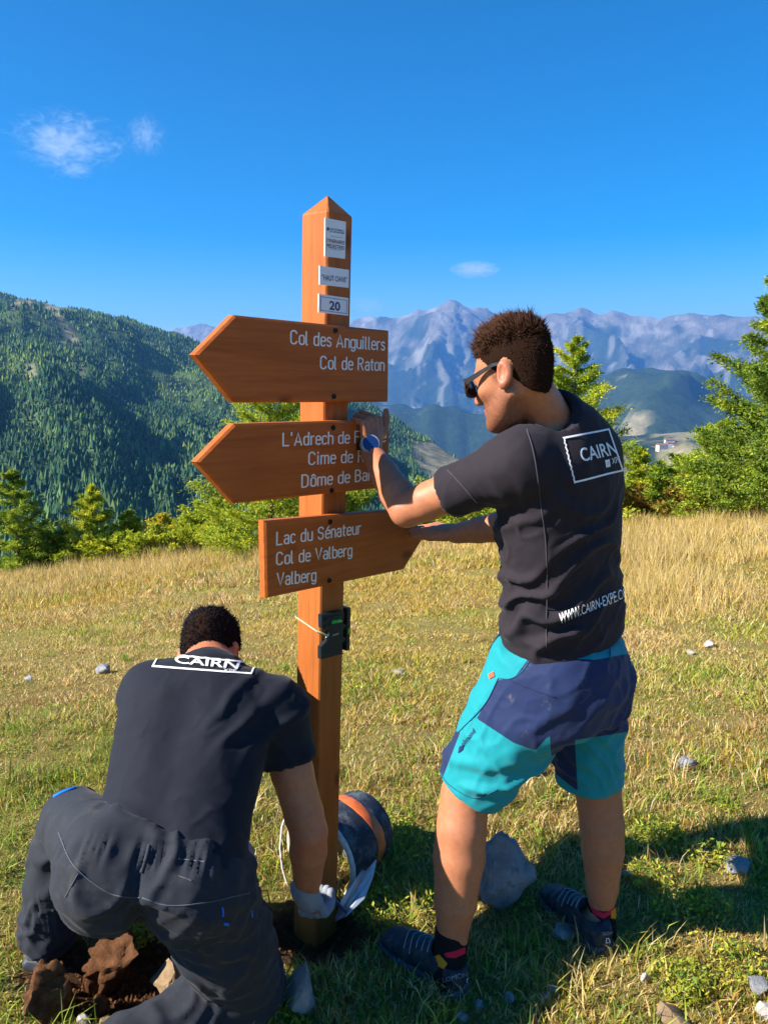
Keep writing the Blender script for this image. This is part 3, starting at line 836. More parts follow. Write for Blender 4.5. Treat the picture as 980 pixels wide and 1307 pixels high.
# routed single-stroke lettering of the boards (cap height 1)
def _arc(cx, cy, rx, ry, a0, a1, n=9):
    a = np.radians(np.linspace(a0, a1, n)); return [(cx + rx * math.cos(t_), cy + ry * math.sin(t_)) for t_ in a]
def _rr(x0, y0, x1, y1, r):
    return (_arc(x1 - r, y1 - r, r, r, 90, 0, 6) + _arc(x1 - r, y0 + r, r, r, 0, -90, 6) + _arc(x0 + r, y0 + r, r, r, 270, 180, 6) + _arc(x0 + r, y1 - r, r, r, 180, 90, 6))
XH, W = 0.70, 0.37
GL = {
 'C': (0.50, [_arc(0.22, 0.78, 0.21, 0.22, 10, 180) + _arc(0.22, 0.22, 0.21, 0.22, 180, 350)]),
 'D': (0.52, [[(0.02, 0), (0.02, 1), (0.2, 1)] + _arc(0.2, 0.76, 0.24, 0.24, 90, 0) + _arc(0.2, 0.24, 0.24, 0.24, 0, -90) + [(0.02, 0)]]),
 'R': (0.50, [[(0.02, 0), (0.02, 1), (0.22, 1)] + _arc(0.22, 0.76, 0.21, 0.24, 90, -90) + [(0.02, 0.52)], [(0.22, 0.52), (0.44, 0)]]),
 'L': (0.44, [[(0.02, 1), (0.02, 0), (0.40, 0)]]),
 'F': (0.44, [[(0.02, 0), (0.02, 1), (0.40, 1)], [(0.02, 0.53), (0.35, 0.53)]]),
 'B': (0.50, [[(0.02, 0), (0.02, 1), (0.22, 1)] + _arc(0.22, 0.77, 0.19, 0.23, 90, -90) + [(0.02, 0.54)], [(0.22, 0.54)] + _arc(0.22, 0.27, 0.22, 0.27, 90, -90) + [(0.02, 0)]]),
 'S': (0.50, [_arc(0.23, 0.76, 0.20, 0.24, 15, 250) + _arc(0.23, 0.26, 0.21, 0.26, 75, -165)]),
 'V': (0.52, [[(0.0, 1), (0.24, 0), (0.48, 1)]]),
 'A': (0.54, [[(0.0, 0), (0.25, 1), (0.50, 0)], [(0.08, 0.28), (0.42, 0.28)]]),
 "'": (0.16, [[(0.05, 1.03), (0.05, 0.82)]]),
 'o': (W, [_rr(0.02, 0, W, XH, 0.17) + [(0.20, XH)]]),
 'l': (0.16, [[(0.03, 1.0), (0.03, 0.10)] + _arc(0.11, 0.08, 0.08, 0.08, 180, 270, 5)]),
 'i': (0.12, [[(0.04, 0), (0.04, XH)], [(0.04, 0.90), (0.04, 0.99)]]),
 'd': (W + 0.03, [[(W, 1.0), (W, 0)], _arc(0.19, XH - 0.17, 0.17, 0.17, 20, 180) + _arc(0.19, 0.17, 0.17, 0.17, 180, 340)]),
 'b': (W + 0.02, [[(0.03, 1.0), (0.03, 0)], _arc(0.20, XH - 0.17, 0.17, 0.17, 160, 0) + _arc(0.20, 0.17, 0.17, 0.17, 0, -160)]),
 'e': (W, [[(0.03, 0.37), (W, 0.37)] + _arc(0.20, XH - 0.17, 0.17, 0.17, 0, 180) + _arc(0.20, 0.17, 0.17, 0.17, 180, 325)]),
 'c': (W - 0.02, [_arc(0.19, XH - 0.17, 0.16, 0.17, 25, 180) + _arc(0.19, 0.17, 0.16, 0.17, 180, 335)]),
 's': (W - 0.02, [_arc(0.18, 0.53, 0.14, 0.17, 25, 235) + _arc(0.18, 0.18, 0.15, 0.18, 65, -155)]),
 'n': (W + 0.02, [[(0.03, 0), (0.03, XH)], [(0.03, XH - 0.2)] + _arc(0.20, XH - 0.17, 0.17, 0.17, 170, 0) + [(W, 0)]]),
 'h': (W + 0.02, [[(0.03, 0), (0.03, 1.0)], [(0.03, XH - 0.2)] + _arc(0.20, XH - 0.17, 0.17, 0.17, 170, 0) + [(W, 0)]]),
 'm': (0.62, [[(0.03, 0), (0.03, XH)], [(0.03, XH - 0.2)] + _arc(0.17, XH - 0.14, 0.14, 0.14, 170, 0) + [(0.31, 0)], [(0.31, XH - 0.2)] + _arc(0.45, XH - 0.14, 0.14, 0.14, 170, 0) + [(0.59, 0)]]),
 'u': (W + 0.02, [[(0.03, XH)] + _arc(0.20, 0.17, 0.17, 0.17, 180, 350) , [(W, XH), (W, 0)]]),
 'r': (0.26, [[(0.03, 0), (0.03, XH)], [(0.03, XH - 0.2)] + _arc(0.20, XH - 0.17, 0.17, 0.17, 170, 75, 5)]),
 't': (0.27, [[(0.11, 0.92), (0.11, 0.14)] + _arc(0.22, 0.13, 0.11, 0.13, 180, 270, 5), [(0.0, XH), (0.24, XH)]]),
 'a': (W, [[(0.05, 0.60)] + _arc(0.19, XH - 0.15, 0.16, 0.15, 130, 0) + [(W - 0.02, 0)], [(W - 0.02, 0.40), (0.17, 0.40)] + _arc(0.17, 0.20, 0.15, 0.20, 90, 270) + [(0.22, 0)] + _arc(0.22, 0.14, 0.13, 0.14, 270, 360, 5)]),
 'g': (W + 0.02, [[(W, XH), (W, -0.08)] + _arc(0.20, -0.08, 0.17, 0.17, 0, -150), _arc(0.19, XH - 0.17, 0.17, 0.17, 20, 180) + _arc(0.19, 0.17, 0.17, 0.17, 180, 340)]),
 ' ': (0.22, []),
}
GL['ô'] = (GL['o'][0], GL['o'][1] + [[(0.07, 0.83), (0.195, 0.97), (0.32, 0.83)]])
GL['é'] = (GL['e'][0], GL['e'][1] + [[(0.15, 0.82), (0.27, 0.98)]])
def stroke_text(txt, sw=0.115, gap=0.12):
    """flat strokes: list of (V2, F, layer) in cap-height units"""
    out = []; x = 0.0; layer = 0
    for ch in txt:
        w_, strokes = GL[ch]
        for st_ in strokes:
            P = np.array(st_, float)
            keep = np.r_[True, np.linalg.norm(np.diff(P, axis=0), axis=1) > 1e-4]; P = P[keep]
            P = P + [x, 0]; n_ = len(P)
            T = np.diff(P, axis=0); T /= np.linalg.norm(T, axis=1)[:, None]
            Nn = np.stack([-T[:, 1], T[:, 0]], 1)
            mN = np.zeros_like(P); mN[0] = Nn[0]; mN[-1] = Nn[-1]
            if n_ > 2:
                m = Nn[:-1] + Nn[1:]; d_ = np.sum(m * Nn[1:], 1)[:, None]; mN[1:-1] = m / np.maximum(d_, 0.55)
            h_ = sw / 2
            a_ = np.degrees(math.atan2(Nn[0][1], Nn[0][0])); b_ = np.degrees(math.atan2(-Nn[-1][1], -Nn[-1][0]))
            cap0 = _arc(P[0][0], P[0][1], h_, h_, a_ + 30, a_ + 150, 5); cap1 = _arc(P[-1][0], P[-1][1], h_, h_, b_ + 30, b_ + 150, 5)
            Vv = np.concatenate([P + mN * h_, P - mN * h_, np.array(cap0), np.array(cap1)])
            Ff = [(i, n_ + i, n_ + i + 1, i + 1) for i in range(n_ - 1)]
            Ff += [(0,) + tuple(2 * n_ + j for j in range(5)) + (n_,), (2 * n_ - 1,) + tuple(2 * n_ + 5 + j for j in range(5)) + (n_ - 1,)]
            out.append((Vv, Ff, layer)); layer += 1
        x += w_ + gap
    return out, x - gap
def stroke_obj(txt, a0, a1, z0, cap, shear, mat, parent, y):
    g_, w_ = stroke_text(txt); k = (a1 - a0) / w_
    mb = MB()
    for Vv, Ff, ly in g_:
        X = a0 + Vv[:, 0] * k
        mb.add(np.stack([X, np.full(len(X), y - 0.00006 * (ly % 12)), z0 + Vv[:, 1] * cap + (X - a0) * shear], 1), Ff)
    return link('lettering', mb.mesh(mat), parent)

def place_text(s, x0, x1, zb, cap, mat, parent, y, bold=0.0, name='lettering', rot=0.0, piv=(0, 0), align=None):
    V, F = text_geo(s, bold)
    lo, hi = text_cap(bold)
    k = cap / (hi - lo); w = V[:, 0].max() - V[:, 0].min()
    X = (V[:, 0] - V[:, 0].min()) / w * (x1 - x0) + x0
    Z = (V[:, 1] - lo) * k + zb
    return X, Z, F
def text_obj(items, mat, parent, y, name='lettering', depth=0.0012):
    mb = MB()
    for i_, (s, x0, x1, zb, cap, bold, shear) in enumerate(items):
        X, Z, F = place_text(s, x0, x1, zb, cap, mat, parent, y, bold)
        Z = Z + (X - x0) * shear
        mb.add(np.stack([X, np.full(len(X), y), Z], 1), F)
    me = mb.mesh(mat)
    return link(name, me, parent)

BACK, FRONT = -HW - 0.002, -HW - 0.030       # boards stand on the front face of the post
def board(mat, pts_px, label, lines, bolts):
    P = [on_plane(px, py, -FRONT) for px, py in pts_px]
    b = link('sign_board', MB().prism(P, BACK, FRONT, 0.005).mesh(mat), signpost)
    b['label'] = label
    items = []
    for s, xl, yl, xr, yr, hpx, bold in lines:       # baseline left and right pixels, cap height in pixels at the left
        a0, z0 = on_plane(xl, yl, -FRONT); a1, z1 = on_plane(xr, yr, -FRONT)
        _, zt = on_plane(xl, yl - hpx, -FRONT)
        stroke_obj(s, a0, a1, z0, zt - z0, (z1 - z0) / (a1 - a0), M_WHITE, b, FRONT - 0.0004)
    for px, py in bolts:
        a0, z0 = on_plane(px, py, -FRONT)
        th = np.arange(12) * math.pi / 6
        mb = MB(); R_ = 0.0075
        ring0 = np.stack([a0 + R_ * np.cos(th), np.full(12, FRONT + 0.001), z0 + R_ * np.sin(th)], 1)
        ring1 = np.stack([a0 + R_ * 0.85 * np.cos(th), np.full(12, FRONT - 0.0035), z0 + R_ * 0.85 * np.sin(th)], 1)
        ring2 = np.stack([a0 + R_ * 0.4 * np.cos(th), np.full(12, FRONT - 0.0035), z0 + R_ * 0.4 * np.sin(th)], 1)
        ring3 = np.stack([a0 + R_ * 0.4 * np.cos(th), np.full(12, FRONT - 0.001), z0 + R_ * 0.4 * np.sin(th)], 1)
        mb.add(np.concatenate([ring0, ring1, ring2, ring3]), [(i * 12 + j, i * 12 + (j + 1) % 12, (i + 1) * 12 + (j + 1) % 12, (i + 1) * 12 + j) for i in range(3) for j in range(12)] + [tuple(36 + j for j in range(12))])
        link('bolt', mb.mesh(M_BOLT), b)
    return b
board(M_BOARD[0], [(250, 453), (300, 402), (497, 422), (496, 513), (300, 514)], 'top board pointing left, two lines of white lettering',
      [('Col des Anguillers', 371, 438.5, 490.5, 447, 16.8, 0.004), ('Col de Raton', 409, 470.5, 490, 473, 15.8, 0.004)], [(428, 422), (426, 506)])
board(M_BOARD[1], [(252, 590), (300, 541), (498, 535), (496, 622), (300, 643)], 'middle board pointing left, three lines of white lettering',
      [("L'Adrech de France", 361, 569, 492, 563.5, 16, 0.004), ('Cime de Raton', 394, 593, 492, 587.5, 15.5, 0.004), ('Dôme de Barrot', 385, 622, 492, 610.5, 15.5, 0.004)], [(425, 546), (423, 626)])
board(M_BOARD[2], [(338, 665), (340, 764), (516, 727), (542, 685), (512, 650)], 'lowest board pointing right, three lines of white lettering',
      [('Lac du Sénateur', 353, 695.5, 460, 681, 16, 0.004), ('Col de Valberg', 353, 721, 449, 709, 15.5, 0.004), ('Valberg', 354, 747.5, 403, 741, 15.5, 0.004)], [(421, 666), (420, 741)])
# enamel plates on the post
PY = -HW - 0.0035
def plate(pxs, label, items, rim=None, ink=M_INK):
    P = [on_plane(px, py, -PY) for px, py in pxs]
    b = link('plate', MB().prism(P, -HW - 0.0004, PY, 0.0).mesh(M_PLATE), signpost)
    b['label'] = label
    its = []
    for s, xl, yl, xr, yr, hpx, bold in items:
        a0, z0 = on_plane(xl, yl, -PY); a1, z1 = on_plane(xr, yr, -PY); _, zt = on_plane(xl, yl - hpx, -PY)
        its.append((s, a0, a1, z0, zt - z0, bold, (z1 - z0) / (a1 - a0)))
    for it in its: text_obj([it], ink, b, PY - 0.0006)
    if rim is not None:
        mb = MB(); Q = np.array([on_plane(px, py, -PY) for px, py in rim]); c0 = Q.mean(0); I = c0 + (Q - c0) * np.array([0.965, 0.93])
        V = np.concatenate([np.c_[Q[:, 0], [PY - 0.0006] * 4, Q[:, 1]], np.c_[I[:, 0], [PY - 0.0006] * 4, I[:, 1]]])
        mb.add(V, [(j, (j + 1) % 4, 4 + (j + 1) % 4, 4 + j) for j in range(4)]); link('border', mb.mesh(M_INK), b)
    return b
b1 = plate([(415.2, 278), (441.5, 283), (440.5, 330.5), (414.5, 327)], 'upright white plate with small print at the head of the post',
      [('ITINERAIRES', 417.0, 309.0, 439.5, 312.4, 4.8, 0.012), ('PEDESTRES', 417.0, 315.6, 439.5, 319.0, 4.8, 0.012)], rim=None, ink=M_INKR)
its = []
for s, xl, yl, xr, yr, hpx in [('DEPARTEMENT', 421, 293.2, 439, 296.0, 2.2), ('DES ALPES-MARITIMES', 421, 296.2, 439.5, 299.0, 2.2)]:
    a0, z0 = on_plane(xl, yl, -PY); a1, z1 = on_plane(xr, yr, -PY); _, zt = on_plane(xl, yl - hpx, -PY)
    its.append((s, a0, a1, z0, zt - z0, 0.01, (z1 - z0) / (a1 - a0)))
for it in its: text_obj([it], M_INK, b1, PY - 0.0006)
a0, z0 = on_plane(418.6, 292.2, -PY); th = np.arange(14) * 2 * math.pi / 14
link('emblem', MB().add(np.stack([a0 + 0.0042 * np.cos(th), np.full(14, PY - 0.0006), z0 + 0.0042 * np.sin(th)], 1), [tuple(range(14))]).mesh(M_INK), b1)
for (xl, yl, xr, yr) in [(421.5, 301.5, 437, 303.9), (421.5, 317.8, 436, 320)]:
    p, q = on_plane(xl, yl, -PY), on_plane(xr, yr, -PY)
    link('rule', MB().add([(p[0], PY - 0.0006, p[1]), (q[0], PY - 0.0006, q[1]), (q[0], PY - 0.0006, q[1] + 0.0008), (p[0], PY - 0.0006, p[1] + 0.0008)], [(0, 1, 2, 3)]).mesh(M_INK), b1)
plate([(408, 339), (445.5, 344.5), (445, 367.5), (408, 363)], 'white plate between the upright plate and the numbered one', [('"HAUT CIANS"', 411, 357.2, 442.5, 360.6, 6.8, 0.008)])
b3 = plate([(407, 375), (444.8, 380.5), (444.3, 403), (406.6, 398.5)], 'white plate with the number 20', [('20', 420, 395.2, 434, 397.2, 11.5, 0.03)],
      rim=[(409, 378.2), (443, 383.2), (442.6, 400.6), (408.8, 396.2)])

# ---------------------------------------------------------------- level strapped to the post
lev = empty('post_level', (0, 0, 0), 'black plastic post level with a green vial strapped to the post', 'spirit level')
lev.matrix_world = _ML
M_VIAL = NT('green_vial').set((0.02, 0.55, 0.06), 0.15, 0.6, **{'Transmission Weight': 0.3})
M_VIALY = NT('yellow_vial').set((0.55, 0.72, 0.02), 0.15, 0.6, **{'Transmission Weight': 0.3})
LF = -HW - 0.016
lp = [(410.5, 785), (436.5, 779.5), (440, 783), (438.5, 796), (442.5, 799), (438.5, 804), (438, 812), (442, 816), (437.5, 821), (437.5, 833), (440, 834.5), (410, 841.5), (410, 826), (420.5, 815), (420.5, 806), (411, 802)]
link('body', MB().prism([on_plane(a, b, -LF) for a, b in lp], -HW - 0.001, LF, 0.0015).mesh(M_BLACKPL), lev)
mb = MB()      # second wing on the far side of the corner
zz0, zz1 = on_plane(425, 838, -LF)[1], on_plane(425, 783, -LF)[1]
mb.box((HW + 0.001, -HW - 0.012, zz0), (HW + 0.014, HW * 0.7, zz1))
link('wing', mb.mesh(M_BLACKPL), lev)
def vial(name, pts, off, mat):
    (a0, z0), (a1, z1) = [on_plane(px, py, -off) for px, py in pts]
    return link(name, MB().tube([(a0, off, z0), (a1, off, z1)], 0.0062, 10).mesh(mat, True), lev)
vial('vial', [(423.5, 794), (435, 792)], LF - 0.001, M_VIAL)
(a0, z0) = on_plane(438, 808, -LF)
link('vial', MB().tube([(HW + 0.010, LF + 0.004, z0 - 0.009), (HW + 0.010, LF + 0.004, z0 + 0.009)], 0.005, 10).mesh(M_VIALY, True), lev)
link('frame_ridge', MB().prism([on_plane(a, b, -LF) for a, b in [(414, 789), (434.5, 785), (434.5, 787.5), (414, 791.5)]], LF + 0.001, LF - 0.002).mesh(M_BLACKPL), lev)
link('frame_ridge', MB().prism([on_plane(a, b, -LF) for a, b in [(414, 798.5), (436, 795), (436, 797.5), (414, 801)]], LF + 0.001, LF - 0.002).mesh(M_BLACKPL), lev)
M_CORD = simple('elastic_cord', (0.30, 0.34, 0.20), 0.8, 0.2, 200)
z0 = on_plane(427, 811, -LF)[1]; z1 = on_plane(403, 812, -LF)[1]
k_ = -HW - 0.004
link('cord', MB().tube([(0.005, LF - 0.003, z0 + 0.003), (-HW * 0.6, k_ - 0.006, z0), (-HW - 0.003, k_, z1), (-HW - 0.005, -HW + 0.01, z1 + 0.001), (-HW - 0.004, 0, z1 + 0.010), (-HW - 0.004, HW, z1 + 0.022), (-HW + 0.002, HW + 0.004, z1 + 0.023), (HW, HW + 0.004, z1 + 0.02), (HW + 0.008, HW * 0.7, z1 + 0.015)], 0.0028, 8).mesh(M_CORD, True), lev)
link('hook', MB().tube([(-HW * 0.55, k_ - 0.008, z0 + 0.006), (-HW * 0.75, k_ - 0.009, z0 + 0.004), (-HW * 0.85, k_ - 0.008, z0 - 0.003), (-HW * 0.6, k_ - 0.007, z0 - 0.006)], 0.0018, 6).mesh(M_STEEL, True), lev)

# ================================================================ sculpting toolkit (signed distance fields -> one continuous mesh)
class Field:
    def __init__(s, lo, hi, vox):
        s.lo = np.asarray(lo, float); s.vox = vox
        s.n = np.ceil((np.asarray(hi, float) - s.lo) / vox).astype(int) + 1
        s.d = np.full(s.n, 0.2, np.float32)
    def _sub(s, lo, hi):
        i0 = np.clip(np.floor((np.asarray(lo) - s.lo) / s.vox).astype(int), 0, s.n - 1)
        i1 = np.clip(np.ceil((np.asarray(hi) - s.lo) / s.vox).astype(int) + 1, 1, s.n)
        sl = tuple(slice(a, b) for a, b in zip(i0, i1))
        ax = [s.lo[k] + s.vox * np.arange(i0[k], i1[k]) for k in range(3)]
        X = np.stack(np.meshgrid(*ax, indexing='ij'), -1).astype(np.float32)
        return sl, X
    def _comb(s, sl, f, k, op):
        a = s.d[sl]
        if op == 'sub':
            f = -f
            h = np.clip(0.5 - 0.5 * (a - f) / max(k, 1e-6), 0, 1)
            s.d[sl] = a * (1 - h) + f * h + k * h * (1 - h)
        elif op == 'cut':      # intersection
            s.d[sl] = np.maximum(a, f)
        else:
            h = np.clip(0.5 + 0.5 * (a - f) / max(k, 1e-6), 0, 1)
            s.d[sl] = a * (1 - h) + f * h - k * h * (1 - h)
    def cone(s, a, b, ra, rb, k=0.02, op='add', flat=None, fs=1.0):
        """round cone a-b; flat: unit axis along which it is squashed by fs"""
        a = np.asarray(a, float); b = np.asarray(b, float)
        m = max(ra, rb) + k + 3 * s.vox
        sl, X = s._sub(np.minimum(a, b) - m, np.maximum(a, b) + m)
        if X.size == 0: return s
        p = X - a.astype(np.float32); ab = (b - a)
        if flat is not None:
            w = np.asarray(flat, float); w = w / np.linalg.norm(w)
            g = (1 / fs - 1)
            p = p + (p @ w.astype(np.float32))[..., None] * (w * g).astype(np.float32)
            ab = ab + (ab @ w) * w * g
        L2 = ab @ ab + 1e-12
        t_ = np.clip((p @ ab.astype(np.float32)) / L2, 0, 1)
        f = np.linalg.norm(p - t_[..., None] * ab.astype(np.float32), axis=-1) - (ra + (rb - ra) * t_)
        if flat is not None: f = f * (0.5 + 0.5 * fs)
        s._comb(sl, f, k, op); return s
    def chain(s, pts, rads, k=0.02, **kw):
        for i in range(len(pts) - 1): s.cone(pts[i], pts[i + 1], rads[i], rads[i + 1], k, **kw)
        return s
    def ell(s, c, r, R=None, k=0.02, op='add', box=None):
        c = np.asarray(c, float); r = np.asarray(r, float); R = np.eye(3) if R is None else np.asarray(R, float)   # rows of R: local axes
        m = max(r) + k + 3 * s.vox
        sl, X = s._sub(c - m, c + m)
        if X.size == 0: return s
        q = (X - c.astype(np.float32)) @ R.T.astype(np.float32)
        k0 = np.linalg.norm(q / r.astype(np.float32), axis=-1); k1 = np.linalg.norm(q / (r * r).astype(np.float32), axis=-1) + 1e-6
        f = k0 * (k0 - 1) / k1
        s._comb(sl, f, k, op); return s
    def loft(s, a, b, right, st, k=0.03, p=2.4, op='add', t0=0.0, t1=1.0, rnd=0.02):
        """st: rows (t, offR, offF, halfR, halfF); front = axis x right"""
        a = np.asarray(a, float); b = np.asarray(b, float); ax = b - a; L = np.linalg.norm(ax); ax = ax / L
        right = np.asarray(right, float); right = right - (right @ ax) * ax; right /= np.linalg.norm(right)
        front = np.cross(ax, right)
        st = np.array(st, float); m = st[:, 1:].max() + np.abs(st[:, 1:3]).max() + k + 0.03
        sl, X = s._sub(np.minimum(a, b) - m, np.maximum(a, b) + m)
        if X.size == 0: return s
        q = X - a.astype(np.float32)
        t_ = (q @ ax.astype(np.float32)) / L
        tt = np.linspace(-0.2, 1.2, 141)
        def smooth_i(col):
            y = np.interp(tt, st[:, 0], st[:, col]); ker = np.hanning(15); ker /= ker.sum()
            yp = np.pad(y, 7, mode='edge'); return np.convolve(yp, ker, 'valid')
        g = [np.interp(t_, tt, smooth_i(c)).astype(np.float32) for c in (1, 2, 3, 4)]
        u = np.abs(q @ right.astype(np.float32) - g[0]) / g[2]; v = np.abs(q @ front.astype(np.float32) - g[1]) / g[3]
        f = ((u ** p + v ** p) ** (1 / p) - 1) * np.minimum(g[2], g[3])
        e = np.maximum((t0 - t_) * L, (t_ - t1) * L)
        if rnd > 0:
            fi = np.maximum(f + rnd, 0); ei = np.maximum(e + rnd, 0)
            f = np.minimum(np.maximum(f + rnd, e + rnd), 0) + np.sqrt(fi * fi + ei * ei) - rnd
        else:
            f = np.maximum(f, e)
        s._comb(sl, f, k, op); return s
    def plane(s, o, n, op='cut'):       # keep the side opposite to n
        ax = [s.lo[k] + s.vox * np.arange(s.n[k]) for k in range(3)]
        n = np.asarray(n, float); n = n / np.linalg.norm(n)
        f = ((ax[0] - o[0]) * n[0])[:, None, None] + ((ax[1] - o[1]) * n[1])[None, :, None] + ((ax[2] - o[2]) * n[2])[None, None, :]
        s.d = np.maximum(s.d, f.astype(np.float32)); return s
    def local_cut(s, o, n, rad):        # plane cut acting only within rad of o
        o = np.asarray(o, float); sl, X = s._sub(o - rad, o + rad)
        n = np.asarray(n, float); n = n / np.linalg.norm(n)
        q = X - o.astype(np.float32)
        f = q @ n.astype(np.float32)
        near = np.linalg.norm(q, axis=-1) < rad
        s.d[sl] = np.where(near, np.maximum(s.d[sl], f), s.d[sl]); return s
    def mesh(s, smooth=1):
        d = s.d; d = np.pad(d, 1, constant_values=0.2); lo = s.lo - s.vox
        neg = d < 0
        c = neg[:-1, :-1, :-1].astype(np.int8)
        cnt = np.zeros(np.array(d.shape) - 1, np.int8)
        for i in (0, 1):
            for j in (0, 1):
                for k in (0, 1):
                    cnt += neg[i:d.shape[0] - 1 + i, j:d.shape[1] - 1 + j, k:d.shape[2] - 1 + k]
        I, J, K = np.nonzero((cnt > 0) & (cnt < 8))
        co = [(i, j, k) for i in (0, 1) for j in (0, 1) for k in (0, 1)]
        val = np.stack([d[I + a, J + b, K + e] for a, b, e in co], 1)
        acc = np.zeros((len(I), 3)); num = np.zeros(len(I))
        for x in range(8):
            for y in range(x + 1, 8):
                df = np.abs(np.array(co[x]) - np.array(co[y]))
                if df.sum() != 1: continue
                va, vb = val[:, x], val[:, y]; m = (va < 0) != (vb < 0)
                tt = np.where(m, va / (va - vb + 1e-12), 0)[:, None]
                pt = np.array(co[x]) + tt * (np.array(co[y]) - np.array(co[x]))
                acc += np.where(m[:, None], pt, 0); num += m
        V = (np.stack([I, J, K], 1) + acc / num[:, None]) * s.vox + lo
        idx = np.full(cnt.shape, -1, np.int32); idx[I, J, K] = np.arange(len(I))
        Fs = []
        for ax in range(3):
            sh = list(d.shape)
            s0 = [slice(1, n - 1) for n in sh]; s1 = [slice(1, n - 1) for n in sh]
            s0[ax] = slice(0, sh[ax] - 1); s1[ax] = slice(1, sh[ax])
            a_, b_ = neg[tuple(s0)], neg[tuple(s1)]
            for flip in (False, True):
                m = (a_ & ~b_) if not flip else (~a_ & b_)
                P = np.argwhere(m)
                if len(P) == 0: continue
                off = np.ones(3, int); off[ax] = 0
                P = P + off
                o1, o2 = (ax + 1) % 3, (ax + 2) % 3
                def g(x, y):
                    Q = P.copy(); Q[:, o1] -= x; Q[:, o2] -= y; return idx[Q[:, 0], Q[:, 1], Q[:, 2]]
                q = [g(1, 1), g(0, 1), g(0, 0), g(1, 0)]
                if flip: q = q[::-1]
                Fs.append(np.stack(q, 1))
        F = np.concatenate(Fs); F = F[(F >= 0).all(1)]
        for _ in range(smooth): V = relax(V, F, 0.5)
        return V, F

def relax(V, F, lam):
    S = np.zeros_like(V); N = np.zeros(len(V))
    for k in range(4):
        j = F[:, (k + 1) % 4]; i = F[:, k]
        np.add.at(S, i, V[j]); np.add.at(N, i, 1)
        np.add.at(S, j, V[i]); np.add.at(N, j, 1)
    return V + lam * (S / np.maximum(N, 1)[:, None] - V)

def vnormals(V, F):
    n = np.cross(V[F[:, 2]] - V[F[:, 0]], V[F[:, 3]] - V[F[:, 1]])
    N = np.zeros_like(V)
    for k in range(4): np.add.at(N, F[:, k], n)
    return N / (np.linalg.norm(N, axis=1)[:, None] + 1e-12)

def inpoly(P, poly):             # signed pixel distance to a polygon, positive inside
    P = np.asarray(P, float); poly = np.asarray(poly, float)
    d = np.full(len(P), 1e9); ins = np.zeros(len(P), bool)
    for a, b in zip(poly, np.roll(poly, -1, 0)):
        e = b - a; w = P - a
        tt = np.clip((w @ e) / (e @ e + 1e-12), 0, 1)
        d = np.minimum(d, np.linalg.norm(w - tt[:, None] * e, axis=1))
        c = (a[1] > P[:, 1]) != (b[1] > P[:, 1])
        xi = a[0] + (P[:, 1] - a[1]) / (b[1] - a[1] + 1e-12) * e[0]
        ins ^= c & (P[:, 0] < xi)
    return np.where(ins, d, -d)

def unit(v):
    v = np.asarray(v, float); return v / np.linalg.norm(v)

def drape(V2, F2, tree, to_px, lift=0.0015, maxedge=0.02):
    """put flat artwork (u,v) onto a surface: each point goes along the sight line onto the cloth and then stays there"""
    bm = bmesh.new()
    vs = [bm.verts.new((a, b, 0)) for a, b in V2[:, :2]]
    for f in F2:
        try: bm.faces.new([vs[i] for i in f])
        except ValueError: pass
    for _ in range(5):
        ed = [e for e in bm.edges if e.calc_length() > maxedge]
        if not ed: break
        bmesh.ops.subdivide_edges(bm, edges=ed, cuts=1); bmesh.ops.triangulate(bm, faces=[f for f in bm.faces if len(f.verts) > 3])
    bm.verts.index_update(); bm.faces.index_update()
    q = np.array([v.co[:2] for v in bm.verts]); F = [tuple(v.index for v in f.verts) for f in bm.faces]; bm.free()
    out = np.zeros((len(q), 3)); ok = np.zeros(len(q), bool)
    for i, (a, b) in enumerate(q):
        px, py = to_px(a, b); dr = Vector(ray(px, py)).normalized()
        hit, nrm, _, dist = tree.ray_cast(Vector(CAM), dr)
        if hit is not None:
            if nrm.dot(dr) > 0: nrm = -nrm
            out[i] = np.array(hit + nrm * lift); ok[i] = True
    F = [f for f in F if all(ok[i] for i in f)]
    used = sorted({i for f in F for i in f}); mp = {u: i for i, u in enumerate(used)}
    return out[used], [tuple(mp[i] for i in f) for f in F]

def bil(c00, c10, c11, c01):     # bilinear (u,v) -> pixel
    c00, c10, c11, c01 = [np.array(c, float) for c in (c00, c10, c11, c01)]
    return lambda u, v: (c00 * (1 - u) * (1 - v) + c10 * u * (1 - v) + c11 * u * v + c01 * (1 - u) * v)

def text_uv(s, bold=0.0, u0=0.0, u1=1.0, v0=0.0, v1=1.0):
    V, F = text_geo(s, bold); V = V[:, :2].copy()
    lo, hi = V.min(0), V.max(0)
    V = (V - lo) / (hi - lo); V[:, 0] = u0 + V[:, 0] * (u1 - u0); V[:, 1] = v0 + V[:, 1] * (v1 - v0)
    return V, F

def frame_uv(u0, v0, u1, v1, wu, wv, wavy=()):      # rectangle outline as four strips
    n = 24; Vs, Fs = [], []; o = 0
    for side in range(4):
        s_ = np.linspace(0, 1, n)
        amp = 0.02 * np.sin(s_ * 55) + 0.012 * np.sin(s_ * 91 + 1) if side in wavy else 0 * s_
        if side == 0: a = np.c_[u0 + s_ * (u1 - u0), v0 + amp]; b = a + [0, wv]
        if side == 1: a = np.c_[u0 + s_ * (u1 - u0), v1 - wv + amp]; b = a + [0, wv]
        if side == 2: a = np.c_[u0 + amp * 0.5, v0 + s_ * (v1 - v0)]; b = a + [wu, 0]
        if side == 3: a = np.c_[u1 - wu + amp * 0.5, v0 + s_ * (v1 - v0)]; b = a + [wu, 0]
        Vs.append(np.concatenate([a, b])); Fs += [(o + i, o + i + 1, o + n + i + 1, o + n + i) for i in range(n - 1)]; o += 2 * n
    return np.concatenate(Vs), Fs

